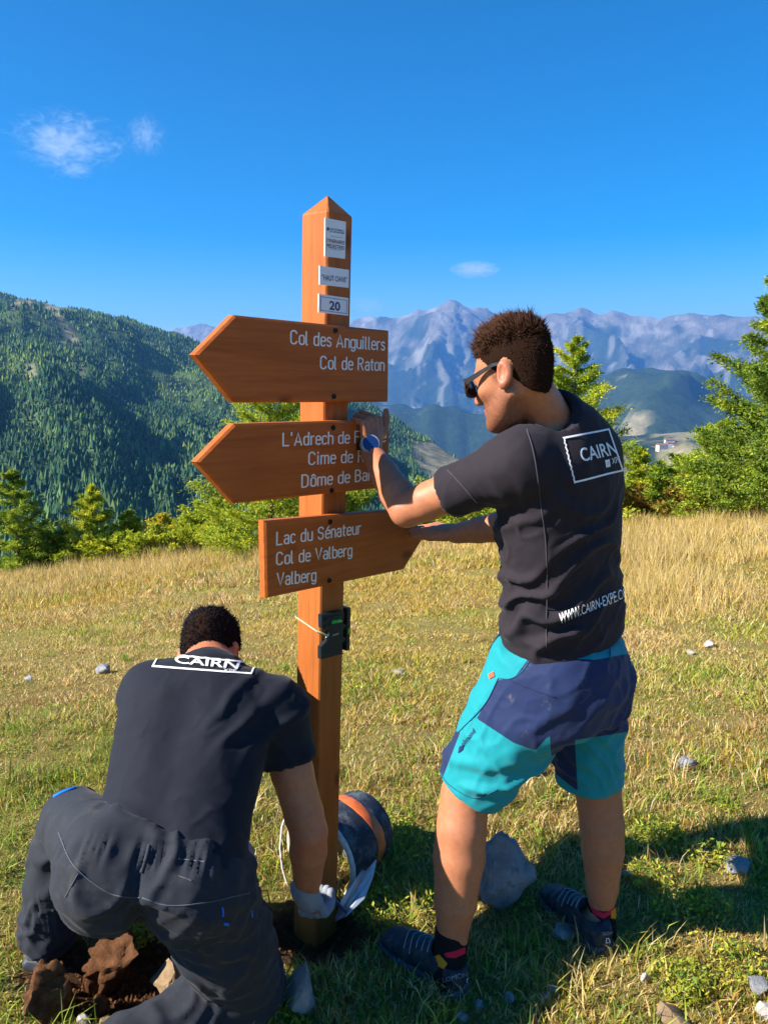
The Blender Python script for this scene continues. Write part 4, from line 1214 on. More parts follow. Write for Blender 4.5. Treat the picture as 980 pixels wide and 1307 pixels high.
# ---------------------------------------------------------------- materials for people
t = NT('skin'); v = t.coord()
_sc = t.mix(t.ramp(t.noise(v, 60, 4), [(0.35, (0, 0, 0)), (0.65, (1, 1, 1))]), (0.39, 0.146, 0.069), (0.45, 0.178, 0.088))
_sc = t.mix(t.math('MULTIPLY', t.attr('red'), 0.6), _sc, (0.44, 0.12, 0.07))
_sc = t.mix(t.math('MULTIPLY', t.attr('stubble'), t.ramp(t.noise(v, 420, 2), [(0.35, (0.45,) * 3), (0.6, (1, 1, 1))])), _sc, (0.022, 0.013, 0.010))
_sc = t.mix(t.math('MULTIPLY', t.ramp(t.noise(v, 9, 5, 0.65), [(0.4, (0, 0, 0)), (0.7, (1, 1, 1))]), 0.35), _sc, (0.34, 0.125, 0.07))
_sc = t.mix(t.math('MULTIPLY', t.ramp(t.noise(v, 260, 3, 0.6), [(0.60, (0, 0, 0)), (0.70, (1, 1, 1))]), 0.35), _sc, (0.14, 0.055, 0.03))
t.bump(t.noise(v, 220, 5, 0.65), 0.3, 0.0015)
M_SKIN = t.set(_sc, 0.5, 0.35, **{'Subsurface Weight': 0.12, 'Subsurface Radius': (0.012, 0.004, 0.002), 'Subsurface Scale': 0.5})
def cloth(name, c, scale=900, var=0.2, rough=0.85, sheen=0.06, bump=0.25, dust=0.0):
    t = NT(name); v = t.coord()
    f = t.noise(v, scale, 2); g = t.noise(v, 9, 4)
    cc = t.mix(f, tuple(x * (1 - var) for x in c), tuple(min(1, x * (1 + var)) for x in c))
    cc = t.mix(t.math('MULTIPLY', g, 0.25), cc, tuple(min(1, x * 1.35 + 0.004) for x in c))
    if dust:
        d = t.ramp(t.noise(v, 14, 7, 0.75), [(0.55, (0, 0, 0)), (0.75, (1, 1, 1))])
        cc = t.mix(t.math('MULTIPLY', d, dust), cc, (0.30, 0.25, 0.18))
    t.bump(f, bump, 0.0008)
    return t.set(cc, rough, 0.2, **{'Sheen Weight': sheen, 'Sheen Roughness': 0.4})
M_SHIRT_A = cloth('charcoal_jersey', (0.019, 0.0150, 0.0205))
M_SHIRT_B = cloth('navy_jersey', (0.0085, 0.0105, 0.018))
M_TROUSER = cloth('grey_softshell', (0.020, 0.023, 0.031), 700, dust=0.10)
M_PRINT = simple('shirt_print', (0.78, 0.78, 0.78), 0.7, 0.06, 200)
def hairmat(name, c):
    t = NT(name); v = t.coord()
    return t.set(t.ramp(t.noise(v, 120, 4), [(0.3, tuple(x * 0.5 for x in c)), (0.7, tuple(x * 1.6 for x in c))]), 0.65, 0.06)
M_HAIR_A = hairmat('brown_hair', (0.042, 0.019, 0.011))
M_HAIR_B = hairmat('black_hair', (0.010, 0.010, 0.013))

def hair_strands(roots, normals, dirs, length, width, g):
    """each strand: a thin three-sided bent spike"""
    n = len(roots)
    d0 = dirs / np.linalg.norm(dirs, axis=1)[:, None]
    s1 = np.cross(d0, g.normal(0, 1, (n, 3))); s1 /= np.linalg.norm(s1, axis=1)[:, None]; s2 = np.cross(d0, s1)
    mid_ = roots + d0 * length[:, None] * 0.55 + s1 * length[:, None] * 0.04
    tip = roots + d0 * length[:, None] + s1 * length[:, None] * g.normal(0, 0.14, (n, 1)) - np.array([0, 0, 0.04]) * length[:, None]
    V = [roots + width[:, None] * (math.cos(a) * s1 + math.sin(a) * s2) for a in (0, 2.09, 4.19)]
    W = [mid_ + 0.75 * width[:, None] * (math.cos(a) * s1 + math.sin(a) * s2) for a in (0, 2.09, 4.19)]
    A = np.stack(V + W + [tip], 1); o = (np.arange(n) * 7)[:, None]
    F = []
    for j in range(3):
        k = (j + 1) % 3
        F += [o + np.array([[j, k, 3 + k]]), o + np.array([[j, 3 + k, 3 + j]]), o + np.array([[3 + j, 3 + k, 6]])]
    return A.reshape(-1, 3), np.concatenate(F)

def hand(Fd, wrist, fwd_, palm_n, thumb_side, curls, spread=0.08, size=1.0, thumb=(0.9, 0.35, 0.3), rscale=1.0, glove=0.0):
    """fwd_: wrist to knuckles, palm_n: out of the palm, thumb_side: towards the thumb; curls: per finger three joint bends (radians) towards the palm"""
    f = unit(fwd_); pn = np.asarray(palm_n, float); pn = unit(pn - (pn @ f) * f); ts = np.asarray(thumb_side, float); ts = unit(ts - (ts @ f) * f - (ts @ pn) * pn)
    S = size; r = 0.0078 * S * rscale
    w = np.asarray(wrist, float)
    Fd.cone(w, w + f * 0.03 * S, 0.027 * S, 0.029 * S, 0.015, flat=pn, fs=0.72)
    kn = []
    for i, off in enumerate((0.0325, 0.0110, -0.0105, -0.0315)):
        L = (0.086, 0.090, 0.085, 0.077)[i] * S
        k = w + f * L + ts * off * S
        kn.append(k)
        Fd.cone(w + f * 0.025 * S + ts * off * 0.7 * S, k, 0.0150 * S, 0.0105 * S, 0.009, flat=pn, fs=0.95)
    for i in range(4):
        ln = ((0.044, 0.026, 0.021), (0.049, 0.030, 0.022), (0.045, 0.028, 0.021), (0.036, 0.021, 0.019))[i]
        a = 0.0; p = kn[i]; sp = (1.2, 0.3, -0.5, -1.4)[i] * spread
        pts = [p]
        for j in range(3):
            a += curls[i][j]
            d = f * math.cos(a) + pn * math.sin(a) + ts * sp * math.cos(a)
            p = p + unit(d) * ln[j] * S; pts.append(p)
        Fd.chain(pts, [r * 1.15 + glove, r * 1.05 + glove, r * 0.98 + glove, r * 0.82 + glove], 0.0012)
    b0 = w + f * 0.028 * S + ts * 0.024 * S + pn * 0.008 * S
    out, fw_, pl = thumb
    b1 = b0 + unit(ts * out + f * fw_ + pn * pl) * 0.040 * S
    b2 = b1 + unit(ts * out * 0.55 + f * (fw_ + 0.35) + pn * pl) * 0.032 * S
    b3 = b2 + unit(ts * out * 0.25 + f * (fw_ + 0.5) + pn * (pl + 0.2)) * 0.024 * S
    Fd.chain([b0, b1, b2, b3], [0.016 * S, 0.0125 * S + glove, 0.0105 * S + glove, 0.009 * S + glove], 0.008)
    return kn

def crumple(V, axis, along, across, amp, seed, power=2.0):
    a = unit(axis); e1 = unit(np.cross(a, [0.31, 0.77, 0.55])); e2 = np.cross(a, e1)
    w = 0.35 * fbm(V[:, 0] * 9, V[:, 1] * 9, V[:, 2] * 9, seed=seed, oct=2)
    n = np.abs(vnoise(V @ a / along + w, V @ e1 / across + w, V @ e2 / across, seed=seed + 1))
    n2 = np.abs(vnoise(V @ a / along * 1.9 + w, V @ e1 / across * 2.1, V @ e2 / across * 2.1 + w, seed=seed + 2))
    return amp * (np.clip(1 - 1.7 * n, 0, 1) ** power + 0.3 * np.clip(1 - 1.7 * n2, 0, 1) ** power)

def surface(name, V, F, mat, parent, inv, **kw):
    return link(name, mesh_np(V, F, mat, True, **kw), parent, inv)

# ================================================================ head builder
class Head:
    def __init__(s, O, f, u, size=1.0):
        s.O = np.asarray(O, float); s.f = unit(f); u = np.asarray(u, float); s.u = unit(u - (u @ s.f) * s.f); s.l = np.cross(s.u, s.f); s.k = size
        s.R = np.stack([s.l, s.f, s.u])
    def w(s, l, f, u): return s.O + s.k * (l * s.l + f * s.f + u * s.u)
    def loc(s, P): return ((np.asarray(P) - s.O) @ s.R.T) / s.k
    def sculpt(s, F):
        k = s.k
        def E(c, r, kk=0.02, op='add'): F.ell(s.w(*c), np.array(r) * k, s.R, kk, op)
        E((0, -0.010, 0.042), (0.073, 0.093, 0.088))                    # skull
        E((0, 0.038, 0.020), (0.062, 0.058, 0.060), 0.03)               # brow and temples
        E((0, 0.036, -0.035), (0.060, 0.060, 0.070), 0.03)              # cheeks
        E((0, 0.050, -0.080), (0.047, 0.044, 0.040), 0.025)             # jaw
        for sd in (-1, 1):
            F.cone(s.w(sd * 0.056, -0.005, -0.050), s.w(sd * 0.018, 0.080, -0.102), 0.017 * k, 0.015 * k, 0.025)      # jaw line
            E((sd * 0.040, 0.066, -0.022), (0.020, 0.020, 0.017), 0.02)  # cheek bone
            E((sd * 0.031, 0.096, 0.004), (0.016, 0.012, 0.010), 0.01, 'sub')   # eye socket
            E((sd * 0.031, 0.082, 0.004), (0.013, 0.012, 0.012), 0.004)  # eye
            c = (sd * 0.074, -0.008, -0.006)
            Re = np.stack([unit(s.l + sd * -0.0 * s.f), s.f, s.u])
            a = 0.35
            e1 = unit(s.l * 1.0 - sd * 0.45 * s.f); e3 = unit(s.u * math.cos(0.2) - s.f * math.sin(0.2)); e2 = np.cross(e3, e1); e2 = unit(e2)
            Re = np.stack([e1, e2, e3])
            F.ell(s.w(sd * 0.079, -0.014, -0.002), np.array((0.0105, 0.0205, 0.034)) * k, Re, 0.006)
            F.ell(s.w(sd * 0.089, -0.009, -0.001), np.array((0.0085, 0.011, 0.021)) * k, Re, 0.004, 'sub')
            F.ell(s.w(sd * 0.080, -0.004, -0.030), np.array((0.007, 0.010, 0.011)) * k, Re, 0.005)
        E((0, 0.095, 0.022), (0.040, 0.012, 0.010), 0.02)               # brow ridge
        F.cone(s.w(0, 0.097, 0.010), s.w(0, 0.119, -0.030), 0.009 * k, 0.0125 * k, 0.012)        # nose
        for sd in (-1, 1): E((sd * 0.011, 0.108, -0.035), (0.008, 0.010, 0.007), 0.006)
        E((0, 0.098, -0.060), (0.022, 0.010, 0.0055), 0.006)            # lips
        E((0, 0.097, -0.071), (0.019, 0.010, 0.006), 0.006)
        E((0, 0.104, -0.0655), (0.020, 0.008, 0.0016), 0.002, 'sub')
        E((0, 0.086, -0.100), (0.022, 0.020, 0.018), 0.018)             # chin
    def custom(s, F, fn):
        ax = [F.lo[k] + F.vox * np.arange(F.n[k]) for k in range(3)]
        X = np.stack(np.meshgrid(*ax, indexing='ij'), -1)
        q = s.loc(X)
        F.d = np.maximum(F.d, (fn(q[..., 0], q[..., 1], q[..., 2]) * s.k).astype(np.float32))

M_SCALP = NT('hair_ground').set((0.020, 0.0105, 0.007), 1.0, 0.0)
def make_hair(H, mat, parent, inv, hairline, thick, lenf, dirf, n, seed, width=0.0011):
    g = np.random.default_rng(seed)
    lo, hi = H.O - 0.2, H.O + 0.2
    F = Field(lo, hi, 0.004)
    F.ell(H.w(0, -0.010, 0.042), (np.array((0.073, 0.093, 0.088)) + thick) * H.k, H.R, 0.01)
    F.ell(H.w(0, 0.038, 0.028), (np.array((0.061, 0.058, 0.060)) + thick * 0.7) * H.k, H.R, 0.03)
    F.ell(H.w(0, -0.040, -0.01), (np.array((0.056, 0.046, 0.068)) + thick * 0.5) * H.k, H.R, 0.02)
    H.custom(F, hairline)
    V, Fa = F.mesh(1)
    N = vnormals(V, Fa)
    surface('hair', V, Fa, M_SCALP, parent, inv)
    hair = [c for c in parent.children if c.name.startswith('hair')][-1]
    q = H.loc(V); edge = hairline(q[:, 0], q[:, 1], q[:, 2])
    ok = np.nonzero((edge < 0.004))[0]
    i = g.choice(ok, n); root = V[i] - N[i] * 0.002 + g.normal(0, 0.0015, (n, 3)); ql = q[i]
    fade = sstep(0.004, -0.022, edge[i])
    cl = np.stack([fbm(ql[:, 0] * 55, ql[:, 1] * 55, ql[:, 2] * 55, seed=seed + 60 + a, oct=2) for a in range(3)], 1)
    L = lenf(ql, g) * H.k * (0.35 + 0.65 * fade) * (1 + 0.45 * cl[:, 0]); D = (dirf(ql, N[i] @ H.R.T, g) + 0.22 * cl) @ H.R
    Vs, Fs = hair_strands(root, N[i], D, L, np.full(n, width) * g.uniform(0.7, 1.4, n), g)
    st = link('hair_strands', mesh_np(Vs, Fs, mat, True), hair)
    kind(st, 'stuff')
    return hair

def shoe(parent, inv, heel, d, L, mat_up, mat_sole, name='shoe', lift=0.0, ankle=None, label=None):
    d = unit([d[0], d[1], 0]); left = np.array([-d[1], d[0], 0]); z = np.array([0, 0, 1.0])
    a = np.asarray(heel, float) + z * lift; b = a + d * L
    lo = np.minimum(a, b) - 0.09; hi = np.maximum(a, b) + 0.09; hi[2] = a[2] + 0.17; lo[2] = a[2] - 0.03
    F = Field(lo, hi, 0.004)
    # right = left-hand side so that front = up
    st = [(0.0, 0, 0.058, 0.030, 0.044), (0.08, 0, 0.062, 0.036, 0.050), (0.25, 0, 0.060, 0.038, 0.050), (0.42, 0, 0.054, 0.039, 0.046), (0.6, 0.002, 0.046, 0.044, 0.036), (0.78, 0.004, 0.040, 0.048, 0.030), (0.92, 0.005, 0.036, 0.043, 0.024), (1.0, 0.006, 0.033, 0.033, 0.017)]
    F.loft(a, b, left, st, 0.01, 2.3, rnd=0.014)
    an = a + d * 0.065 + z * 0.085 if ankle is None else np.asarray(ankle, float)
    F.cone(a + d * 0.055 + z * 0.06, an + z * 0.005, 0.040, 0.043, 0.02, flat=left, fs=0.86)
    F.cone(a + d * 0.10 + z * 0.07, a + d * 0.19 + z * 0.06, 0.030, 0.022, 0.02)
    F.plane(an + z * 0.016 - d * 0.01, z * 1.0 - d * 0.42)
    F.cone(an + z * 0.05, an - z * 0.01, 0.036, 0.034, 0.003, 'sub')
    V, Fa = F.mesh(1); N = vnormals(V, Fa)
    u_ = (V - a) @ d; w_ = (V - a) @ left; h_ = V[:, 2] - a[2]
    V = V + N * (0.0012 * np.sin(u_ * 230) * sstep(0.09, 0.12, u_) * sstep(0.25, 0.2, u_))[:, None]
    sh = surface(name, V, Fa, mat_up, parent, inv)
    if label: sh['label'] = label
    F2 = Field(lo, hi, 0.004)
    st2 = [(0.0, 0, 0.016, 0.033, 0.017), (0.1, 0, 0.016, 0.041, 0.018), (0.4, 0, 0.015, 0.040, 0.015), (0.75, 0.004, 0.014, 0.052, 0.013), (0.93, 0.005, 0.017, 0.046, 0.012), (1.03, 0.006, 0.024, 0.034, 0.010)]
    F2.loft(a - d * 0.004, b + d * 0.004, left, st2, 0.005, 2.6, rnd=0.006)
    V2, Fa2 = F2.mesh(1)
    u2 = (V2 - a) @ d
    V2[:, 2] += np.where(V2[:, 2] < a[2] + 0.008, 0.004 * (np.sin(u2 * 210) > 0), 0)
    link('sole', mesh_np(V2, Fa2, mat_sole, True), sh)
    # laces
    mb = MB()
    tree = BVHTree.FromPolygons(V.tolist(), [tuple(map(int, f)) for f in Fa])
    for i in range(5):
        t_ = 0.40 + i * 0.075
        row = []
        for w in np.linspace(-0.042, 0.042, 11):
            o = a + d * (t_ * L - abs(w) * 0.5) + left * w + z * 0.15
            hit = tree.ray_cast(Vector(o), Vector((0, 0, -1)))
            if hit[0] is not None: row.append(np.array(hit[0]) + z * 0.0015)
        if len(row) > 3: mb.tube(row, 0.0016, 5)
    if mb.V: link('laces', mb.mesh(M_LACE, True), sh)
    return sh, V, Fa, tree
M_LACE = simple('shoe_lace', (0.28, 0.30, 0.33), 0.7, 0.1)
t = NT('dark_shoe'); v = t.coord()
M_SHOE = t.set(t.ramp(t.noise(v, 45, 4), [(0.35, (0.012, 0.016, 0.022)), (0.7, (0.04, 0.05, 0.065))]), 0.6, 0.3)
M_SOLE = simple('grey_sole', (0.055, 0.065, 0.08), 0.7, 0.25, 50, bump=0.2)

# ================================================================ standing man
_base = (GP(592, 1276) + GP(770, 1222)) / 2
man = None
AF = unit([-0.72, 0.69, 0]); AR = np.array([AF[1], -AF[0], 0]); Z = np.array([0, 0, 1.0])
Lsh, Rsh = PX(658, 592, 1.80), PX(740, 580, 2.06)
def lerp(a, b, t_): return a + (b - a) * t_
Lel, Lwr = PX(519, 651, 1.93), PX(474, 577, 2.13)
Rel, Rwr = PX(668, 668, 2.16), PX(582, 681, 2.27)
Lhip, Rhip = PX(686, 878, 1.90), PX(752, 868, 2.06)
HA = Head((0.306, 1.86, 1.6137), (-0.738, 0.598, -0.312), (-0.221, 0.223, 0.949), 0.95)
neck_b = PX(703, 540, 1.90)
B = Field((-0.12, 1.62, 0.0), (0.82, 2.46, 1.86), 0.0044)
B.loft(PX(720, 900, 1.98), PX(712, 545, 1.91), AR, [(0, 0, 0, 0.155, 0.10), (0.2, 0, 0, 0.16, 0.10), (0.45, 0, 0, 0.145, 0.09), (0.8, 0, 0, 0.165, 0.10), (1, 0, 0, 0.10, 0.07)], 0.04)
HA.sculpt(B)
B.chain([HA.w(0, -0.022, -0.02), lerp(HA.w(0, -0.022, -0.02), neck_b, 0.6), neck_b], [0.052, 0.050, 0.056], 0.012)
B.cone(neck_b - Z * 0.02, Lsh, 0.045, 0.042, 0.02); B.cone(neck_b - Z * 0.02, Rsh, 0.045, 0.042, 0.02)
# arms
B.chain([Lsh, lerp(Lsh, Lel, 0.45), lerp(Lsh, Lel, 0.8), Lel], [0.055, 0.050, 0.0465, 0.043], 0.008)
B.chain([Lel, lerp(Lel, Lwr, 0.25), lerp(Lel, Lwr, 0.6), Lwr], [0.042, 0.0445, 0.037, 0.029], 0.008)
B.chain([Rsh, lerp(Rsh, Rel, 0.5), Rel], [0.055, 0.048, 0.042], 0.008)
B.chain([Rel, lerp(Rel, Rwr, 0.3), lerp(Rel, Rwr, 0.65), Rwr], [0.042, 0.044, 0.037, 0.029], 0.008)
# left hand over the top of the middle board
def board_pt(px, py, off):
    a, zz = on_plane(px, py, off); return ROOT_C + a * UU + zz * ZZ + off * NN
kn_t = board_pt(474, 534, -FRONT + 0.020)
hand(B, Lwr, kn_t - Lwr, -NN, UU, [(1.25, 1.05, 0.5), (1.25, 1.1, 0.5), (1.3, 1.1, 0.5), (1.35, 1.1, 0.5)], 0.05, 1.02, thumb=(0.8, 0.75, -0.05))
# right hand lying on the slanted tip of the lowest board
rk = board_pt(536, 672, -FRONT + 0.014) + 0.006 * Z
hand(B, Rwr, rk - Rwr, unit(-0.75 * Z - 0.5 * NN), unit(NN - 0.4 * Z), [(0.25, 0.35, 0.2), (0.3, 0.4, 0.25), (0.35, 0.45, 0.3), (0.4, 0.5, 0.3)], 0.05, 1.0, thumb=(0.35, 0.95, 0.15))
# legs
lk = [PX(670, 900, 1.91), PX(622, 975, 1.93), PX(594, 1012, 1.93), PX(588, 1058, 1.905), PX(586, 1093, 1.895), PX(581, 1150, 1.88), PX(577, 1196, 1.872), PX(575, 1216, 1.87)]
B.chain(lk, [0.085, 0.072, 0.0635, 0.0665, 0.0675, 0.056, 0.040, 0.036], 0.008)
rk_ = [PX(752, 890, 2.06), PX(757, 960, 2.065), PX(762, 1003, 2.065), PX(768, 1055, 2.05), PX(769, 1085, 2.045), PX(768, 1130, 2.05), PX(767, 1158, 2.055), PX(768, 1175, 2.05)]
B.chain(rk_, [0.085, 0.072, 0.064, 0.0615, 0.058, 0.046, 0.036, 0.034], 0.008)
# shins run into the feet inside the shoes
hl, hr = GP(590, 1274), GP(770, 1221)
dl, dr_ = unit([-0.68, 0.74, 0]), unit([-0.36, 0.93, 0])
for q, hh, dd in ((lk[-1], hl, dl), (rk_[-1], hr, dr_)):
    B.chain([q, hh + dd * 0.06 + Z * 0.05, hh + dd * 0.2 + Z * 0.035], [0.034, 0.033, 0.026], 0.02)
V, F = B.mesh(1)
q = HA.loc(V); N = vnormals(V, F)
stub = sstep(-0.012, -0.045, q[:, 2]) * sstep(-0.035, 0.01, q[:, 1]) * sstep(0.115, 0.10, q[:, 1]) * sstep(-0.16, -0.12, q[:, 2])
lip = np.exp(-((q[:, 2] + 0.066) / 0.010) ** 2) * (np.abs(q[:, 0]) < 0.024) * sstep(0.088, 0.098, q[:, 1])
side = sstep(0.045, 0.055, np.abs(q[:, 0])) * sstep(0.0, 0.012, q[:, 1]) * sstep(0.035, 0.022, q[:, 1]) * sstep(-0.03, 0.0, q[:, 2]) * sstep(0.08, 0.05, q[:, 2])
near = np.linalg.norm(q, axis=1) < 0.2
stub = np.clip(0.95 * stub * (1 - lip) + 0.8 * side, 0, 0.9) * near * (0.8 + 0.2 * vnoise(V[:, 0] * 300, V[:, 1] * 300, V[:, 2] * 300))
red = np.clip(sstep(0.076, 0.084, np.abs(q[:, 0])) * near + 0.7 * lip * near + 0.5 * np.exp(-(np.linalg.norm(V - Lel, axis=1) / 0.05) ** 2) + 0.45 * sstep(0.10, 0.118, q[:, 1]) * near, 0, 1)
man = tag(link('person', mesh_np(V, F, M_SKIN, True, attrs={'red': red, 'stubble': stub})), 'man in dark T-shirt and turquoise shorts, standing and gripping the sign boards', 'person')
I4 = Matrix.Identity(4)

# --- shirt
def folds(V, N, wave, lam, amp, seed, warp=0.6, sharp=1.6, stretch=None):
    w = unit(wave); ph = V @ w / lam + warp * fbm(V[:, 0] * 6, V[:, 1] * 6, V[:, 2] * 6, seed=seed, oct=2)
    s_ = 0.5 + 0.5 * np.sin(ph * 2 * math.pi); s_ = s_ ** sharp
    m = 0.5 + 0.5 * fbm(V[:, 0] * 5 + 9, V[:, 1] * 5, V[:, 2] * 5, seed=seed + 3, oct=2)
    return amp * s_ * np.clip(m, 0, 1)
S = Field((-0.02, 1.58, 0.82), (0.80, 2.34, 1.62), 0.0058)
hem, nb = PX(720, 814, 1.975), PX(709, 527, 1.905)
S.loft(hem, nb, AR, [(0, 0, 0, 0.186, 0.132), (0.12, 0, 0.002, 0.181, 0.130), (0.3, 0, 0.0, 0.172, 0.121), (0.5, 0, -0.004, 0.183, 0.122), (0.7, 0, -0.008, 0.192, 0.124), (0.84, 0, -0.012, 0.182, 0.115), (0.94, 0, -0.008, 0.135, 0.092), (1.0, 0, 0.0, 0.082, 0.074)], 0.03, 2.3, rnd=0.012)
S.ell(Lsh, (0.068, 0.070, 0.070), None, 0.045); S.ell(Rsh, (0.074, 0.074, 0.076), None, 0.05)
S.cone(Lsh, neck_b - 0.006 * Z, 0.060, 0.060, 0.04); S.cone(Rsh, neck_b, 0.064, 0.060, 0.05)
slv = lerp(Lsh, Lel, 0.60); sd_ = unit(Lel - Lsh)
S.cone(Lsh - sd_ * 0.02, slv + sd_ * 0.03, 0.068, 0.062, 0.03)
S.local_cut(slv, sd_, 0.095)
S.cone(slv - sd_ * 0.018, slv + sd_ * 0.05, 0.052, 0.054, 0.002, 'sub')
srv = lerp(Rsh, Rel, 0.62); sdr = unit(Rel - Rsh)
S.cone(Rsh, srv + sdr * 0.03, 0.070, 0.062, 0.04); S.local_cut(srv, sdr, 0.09)
# collar opening
nd = unit(HA.w(0, -0.03, -0.05) - neck_b)
S.cone(neck_b - nd * 0.03, neck_b + nd * 0.045, 0.094, 0.068, 0.03)
S.local_cut(neck_b + nd * 0.036, unit(nd - 0.12 * AF), 0.088)
S.cone(neck_b + nd * 0.030, neck_b + nd * 0.10, 0.0605, 0.064, 0.002, 'sub')
V, F = S.mesh(1); N = vnormals(V, F)
hgt = (V - hem) @ unit(nb - hem)
lowm = sstep(0.50, 0.30, hgt) * (0.35 + 0.65 * sstep(-0.16, 0.08, (V - hem) @ AF + (V - hem) @ -AR))
dsp = folds(V, N, (0.42, -0.10, -0.85), 0.080, 0.030, 101, 1.0, 2.6) * lowm
dsp += folds(V, N, (0.3, 0.4, -0.9), 0.05, 0.007, 105, 0.9, 1.5) * sstep(0.30, 0.12, hgt)
armd = np.linalg.norm(V - Lsh, axis=1)
dsp += folds(V, N, (0.75, -0.1, 0.55), 0.045, 0.006, 111, 0.7, 1.6) * sstep(0.20, 0.10, armd) * sstep(0.0, 0.06, Lsh[2] + 0.02 - V[:, 2] + 0.02)
dsp += 0.003 * fbm(V[:, 0] * 14, V[:, 1] * 14, V[:, 2] * 14, seed=120, oct=2)
dsp += crumple(V, (0.75, 0.1, 0.65), 0.24, 0.040, 0.0045, 151) * (0.25 + 0.75 * lowm)
dsp *= 0.2 + 0.8 * sstep(0.015, 0.07, hgt)
V = V + N * dsp[:, None]
shirtA = surface('shirt', V, F, M_SHIRT_A, man, None)
treeS = BVHTree.FromPolygons(V.tolist(), [tuple(map(int, f)) for f in F])
# print on the back
logo = bil((731.5, 617), (794.5, 601), (776, 547), (717.5, 558.5))
Vt, Ft = frame_uv(0, 0, 1, 1, 0.03, 0.04, (2,))
Vd, Fd = drape(Vt, Ft, treeS, lambda u, v_: logo(u, v_), 0.0025, 0.05)
link('print_frame', MB().add(Vd, Fd).mesh(M_PRINT, True), shirtA)
def drape_text(parent, tree, s, quad, bold=0.0, mat=M_PRINT, name='lettering', lift=0.0025, maxedge=0.06):
    Vt, Ft = text_uv(s, bold); m = bil(*quad)
    Vd, Fd = drape(Vt, Ft, tree, lambda u, v_: m(u, v_), lift, maxedge)
    if Fd: return link(name, MB().add(Vd, Fd).mesh(mat, True), parent)
drape_text(shirtA, treeS, 'CAIRN', ((742, 590), (787, 579.5), (781.5, 563), (737.5, 573)), 0.01)
drape_text(shirtA, treeS, 'XPE', ((780, 592.2), (790.5, 589.8), (789, 582.5), (778.5, 584.8)), 0.0)
Vt, Ft = frame_uv(0.0, 0, 1, 1, 0.45, 0.28)
m_ = bil((772.0, 597), (777.6, 595.6), (776.4, 586), (770.6, 587.5))
Vd, Fd = drape(Vt, Ft, treeS, lambda u, v_: m_(u, v_), 0.0025, 0.3)
link('print_badge', MB().add(Vd, Fd).mesh(M_PRINT, True), shirtA)
drape_text(shirtA, treeS, 'WWW.CAIRN-EXPE.COM', ((714, 796), (806, 759.5), (804, 746.5), (713, 783.5)), 0.006)
# seam lines
def seam(tree, px, parent, mat, r=0.0016, name='seam'):
    pts = []
    px = np.array(px, float); m_ = len(px); pe = np.concatenate([[2 * px[0] - px[1]], px, [2 * px[-1] - px[-2]]])
    for t_ in np.linspace(0, m_ - 1, 36):
        i_ = min(int(t_), m_ - 2); f_ = t_ - i_; p0, p1, p2, p3 = pe[i_:i_ + 4]
        x, y = 0.5 * (2 * p1 + (p2 - p0) * f_ + (2 * p0 - 5 * p1 + 4 * p2 - p3) * f_ ** 2 + (3 * p1 - p0 - 3 * p2 + p3) * f_ ** 3)
        h_ = tree.ray_cast(Vector(CAM), Vector(ray(x, y)).normalized())
        if h_[0] is not None: pts.append(np.array(h_[0]) + np.array(h_[1]) * 0.0006 * (1 if h_[1].dot(Vector(ray(x, y))) < 0 else -1))
    if len(pts) > 3: link(name, MB().tube(pts, r, 5).mesh(mat, True), parent)
M_SEAM = cloth('seam_thread', (0.055, 0.048, 0.058))
seam(treeS, [(672, 548), (680, 575), (686, 610), (690, 645), (696, 690), (698, 740), (697, 800), (697, 826)], shirtA, M_SEAM)
seam(treeS, [(571, 600), (590, 620), (609, 642)], shirtA, M_SEAM)

# --- shorts
Q = Field((0.03, 1.60, 0.40), (0.82, 2.34, 0.98), 0.0058)
pa, pb = PX(712, 905, 1.98), PX(716, 812, 1.975)
Q.loft(pa, pb, AR, [(0, 0, -0.01, 0.182, 0.142), (0.45, 0, -0.012, 0.184, 0.146), (1, 0, 0, 0.174, 0.136)], 0.04, 2.3, rnd=0.015)
le = PX(599, 1008, 1.93)
la = PX(690, 862, 1.91)
Q.loft(la, le, AR, [(0, 0, 0, 0.105, 0.125), (0.35, 0, 0.0, 0.112, 0.125), (0.7, 0, 0, 0.094, 0.102), (1, 0, 0, 0.083, 0.091)], 0.06, 2.2, rnd=0.004)
re_ = PX(751, 998, 2.06)
Q.loft(PX(744, 850, 2.05), re_, AR, [(0, 0, 0, 0.102, 0.11), (0.4, 0, 0, 0.094, 0.104), (0.75, 0, 0, 0.083, 0.094), (1, 0, 0, 0.079, 0.090)], 0.045, 2.2, rnd=0.004)
Q.ell(PX(752, 866, 1.97), (0.095, 0.095, 0.09), None, 0.05)
Q.ell(PX(725, 868, 1.88), (0.095, 0.085, 0.09), None, 0.06)
for e_, a_ in ((le, la), (re_, PX(744, 850, 2.05))):
    dd = unit(e_ - a_)
    Q.cone(e_ - dd * 0.012, e_ + dd * 0.06, 0.070, 0.076, 0.002, 'sub')
V, F = Q.mesh(1); N = vnormals(V, F)
dsp = folds(V, N, (0.55, 0.15, -0.75), 0.075, 0.014, 131, 1.1, 2.4) * (0.4 + 0.6 * sstep(0.95, 0.7, V[:, 2]))
dsp += folds(V, N, (-0.5, 0.3, -0.8), 0.06, 0.010, 137, 1.2, 2.2) * sstep(0.85, 0.6, V[:, 2])
dsp *= 0.25 + 0.75 * sstep(0.01, 0.07, np.minimum(np.abs((V - le) @ unit(le - la)), np.abs((V - re_) @ unit(re_ - PX(744, 850, 2.05)))))
dsp += crumple(V, (0.8, 0.2, 0.5), 0.26, 0.045, 0.0042, 161) * sstep(0.0, 0.05, np.abs((V - le) @ unit(le - la)))
V = V + N * dsp[:, None]
pp = PR(V)
facing = np.einsum('ij,ij->i', N, CAM - V) > 0
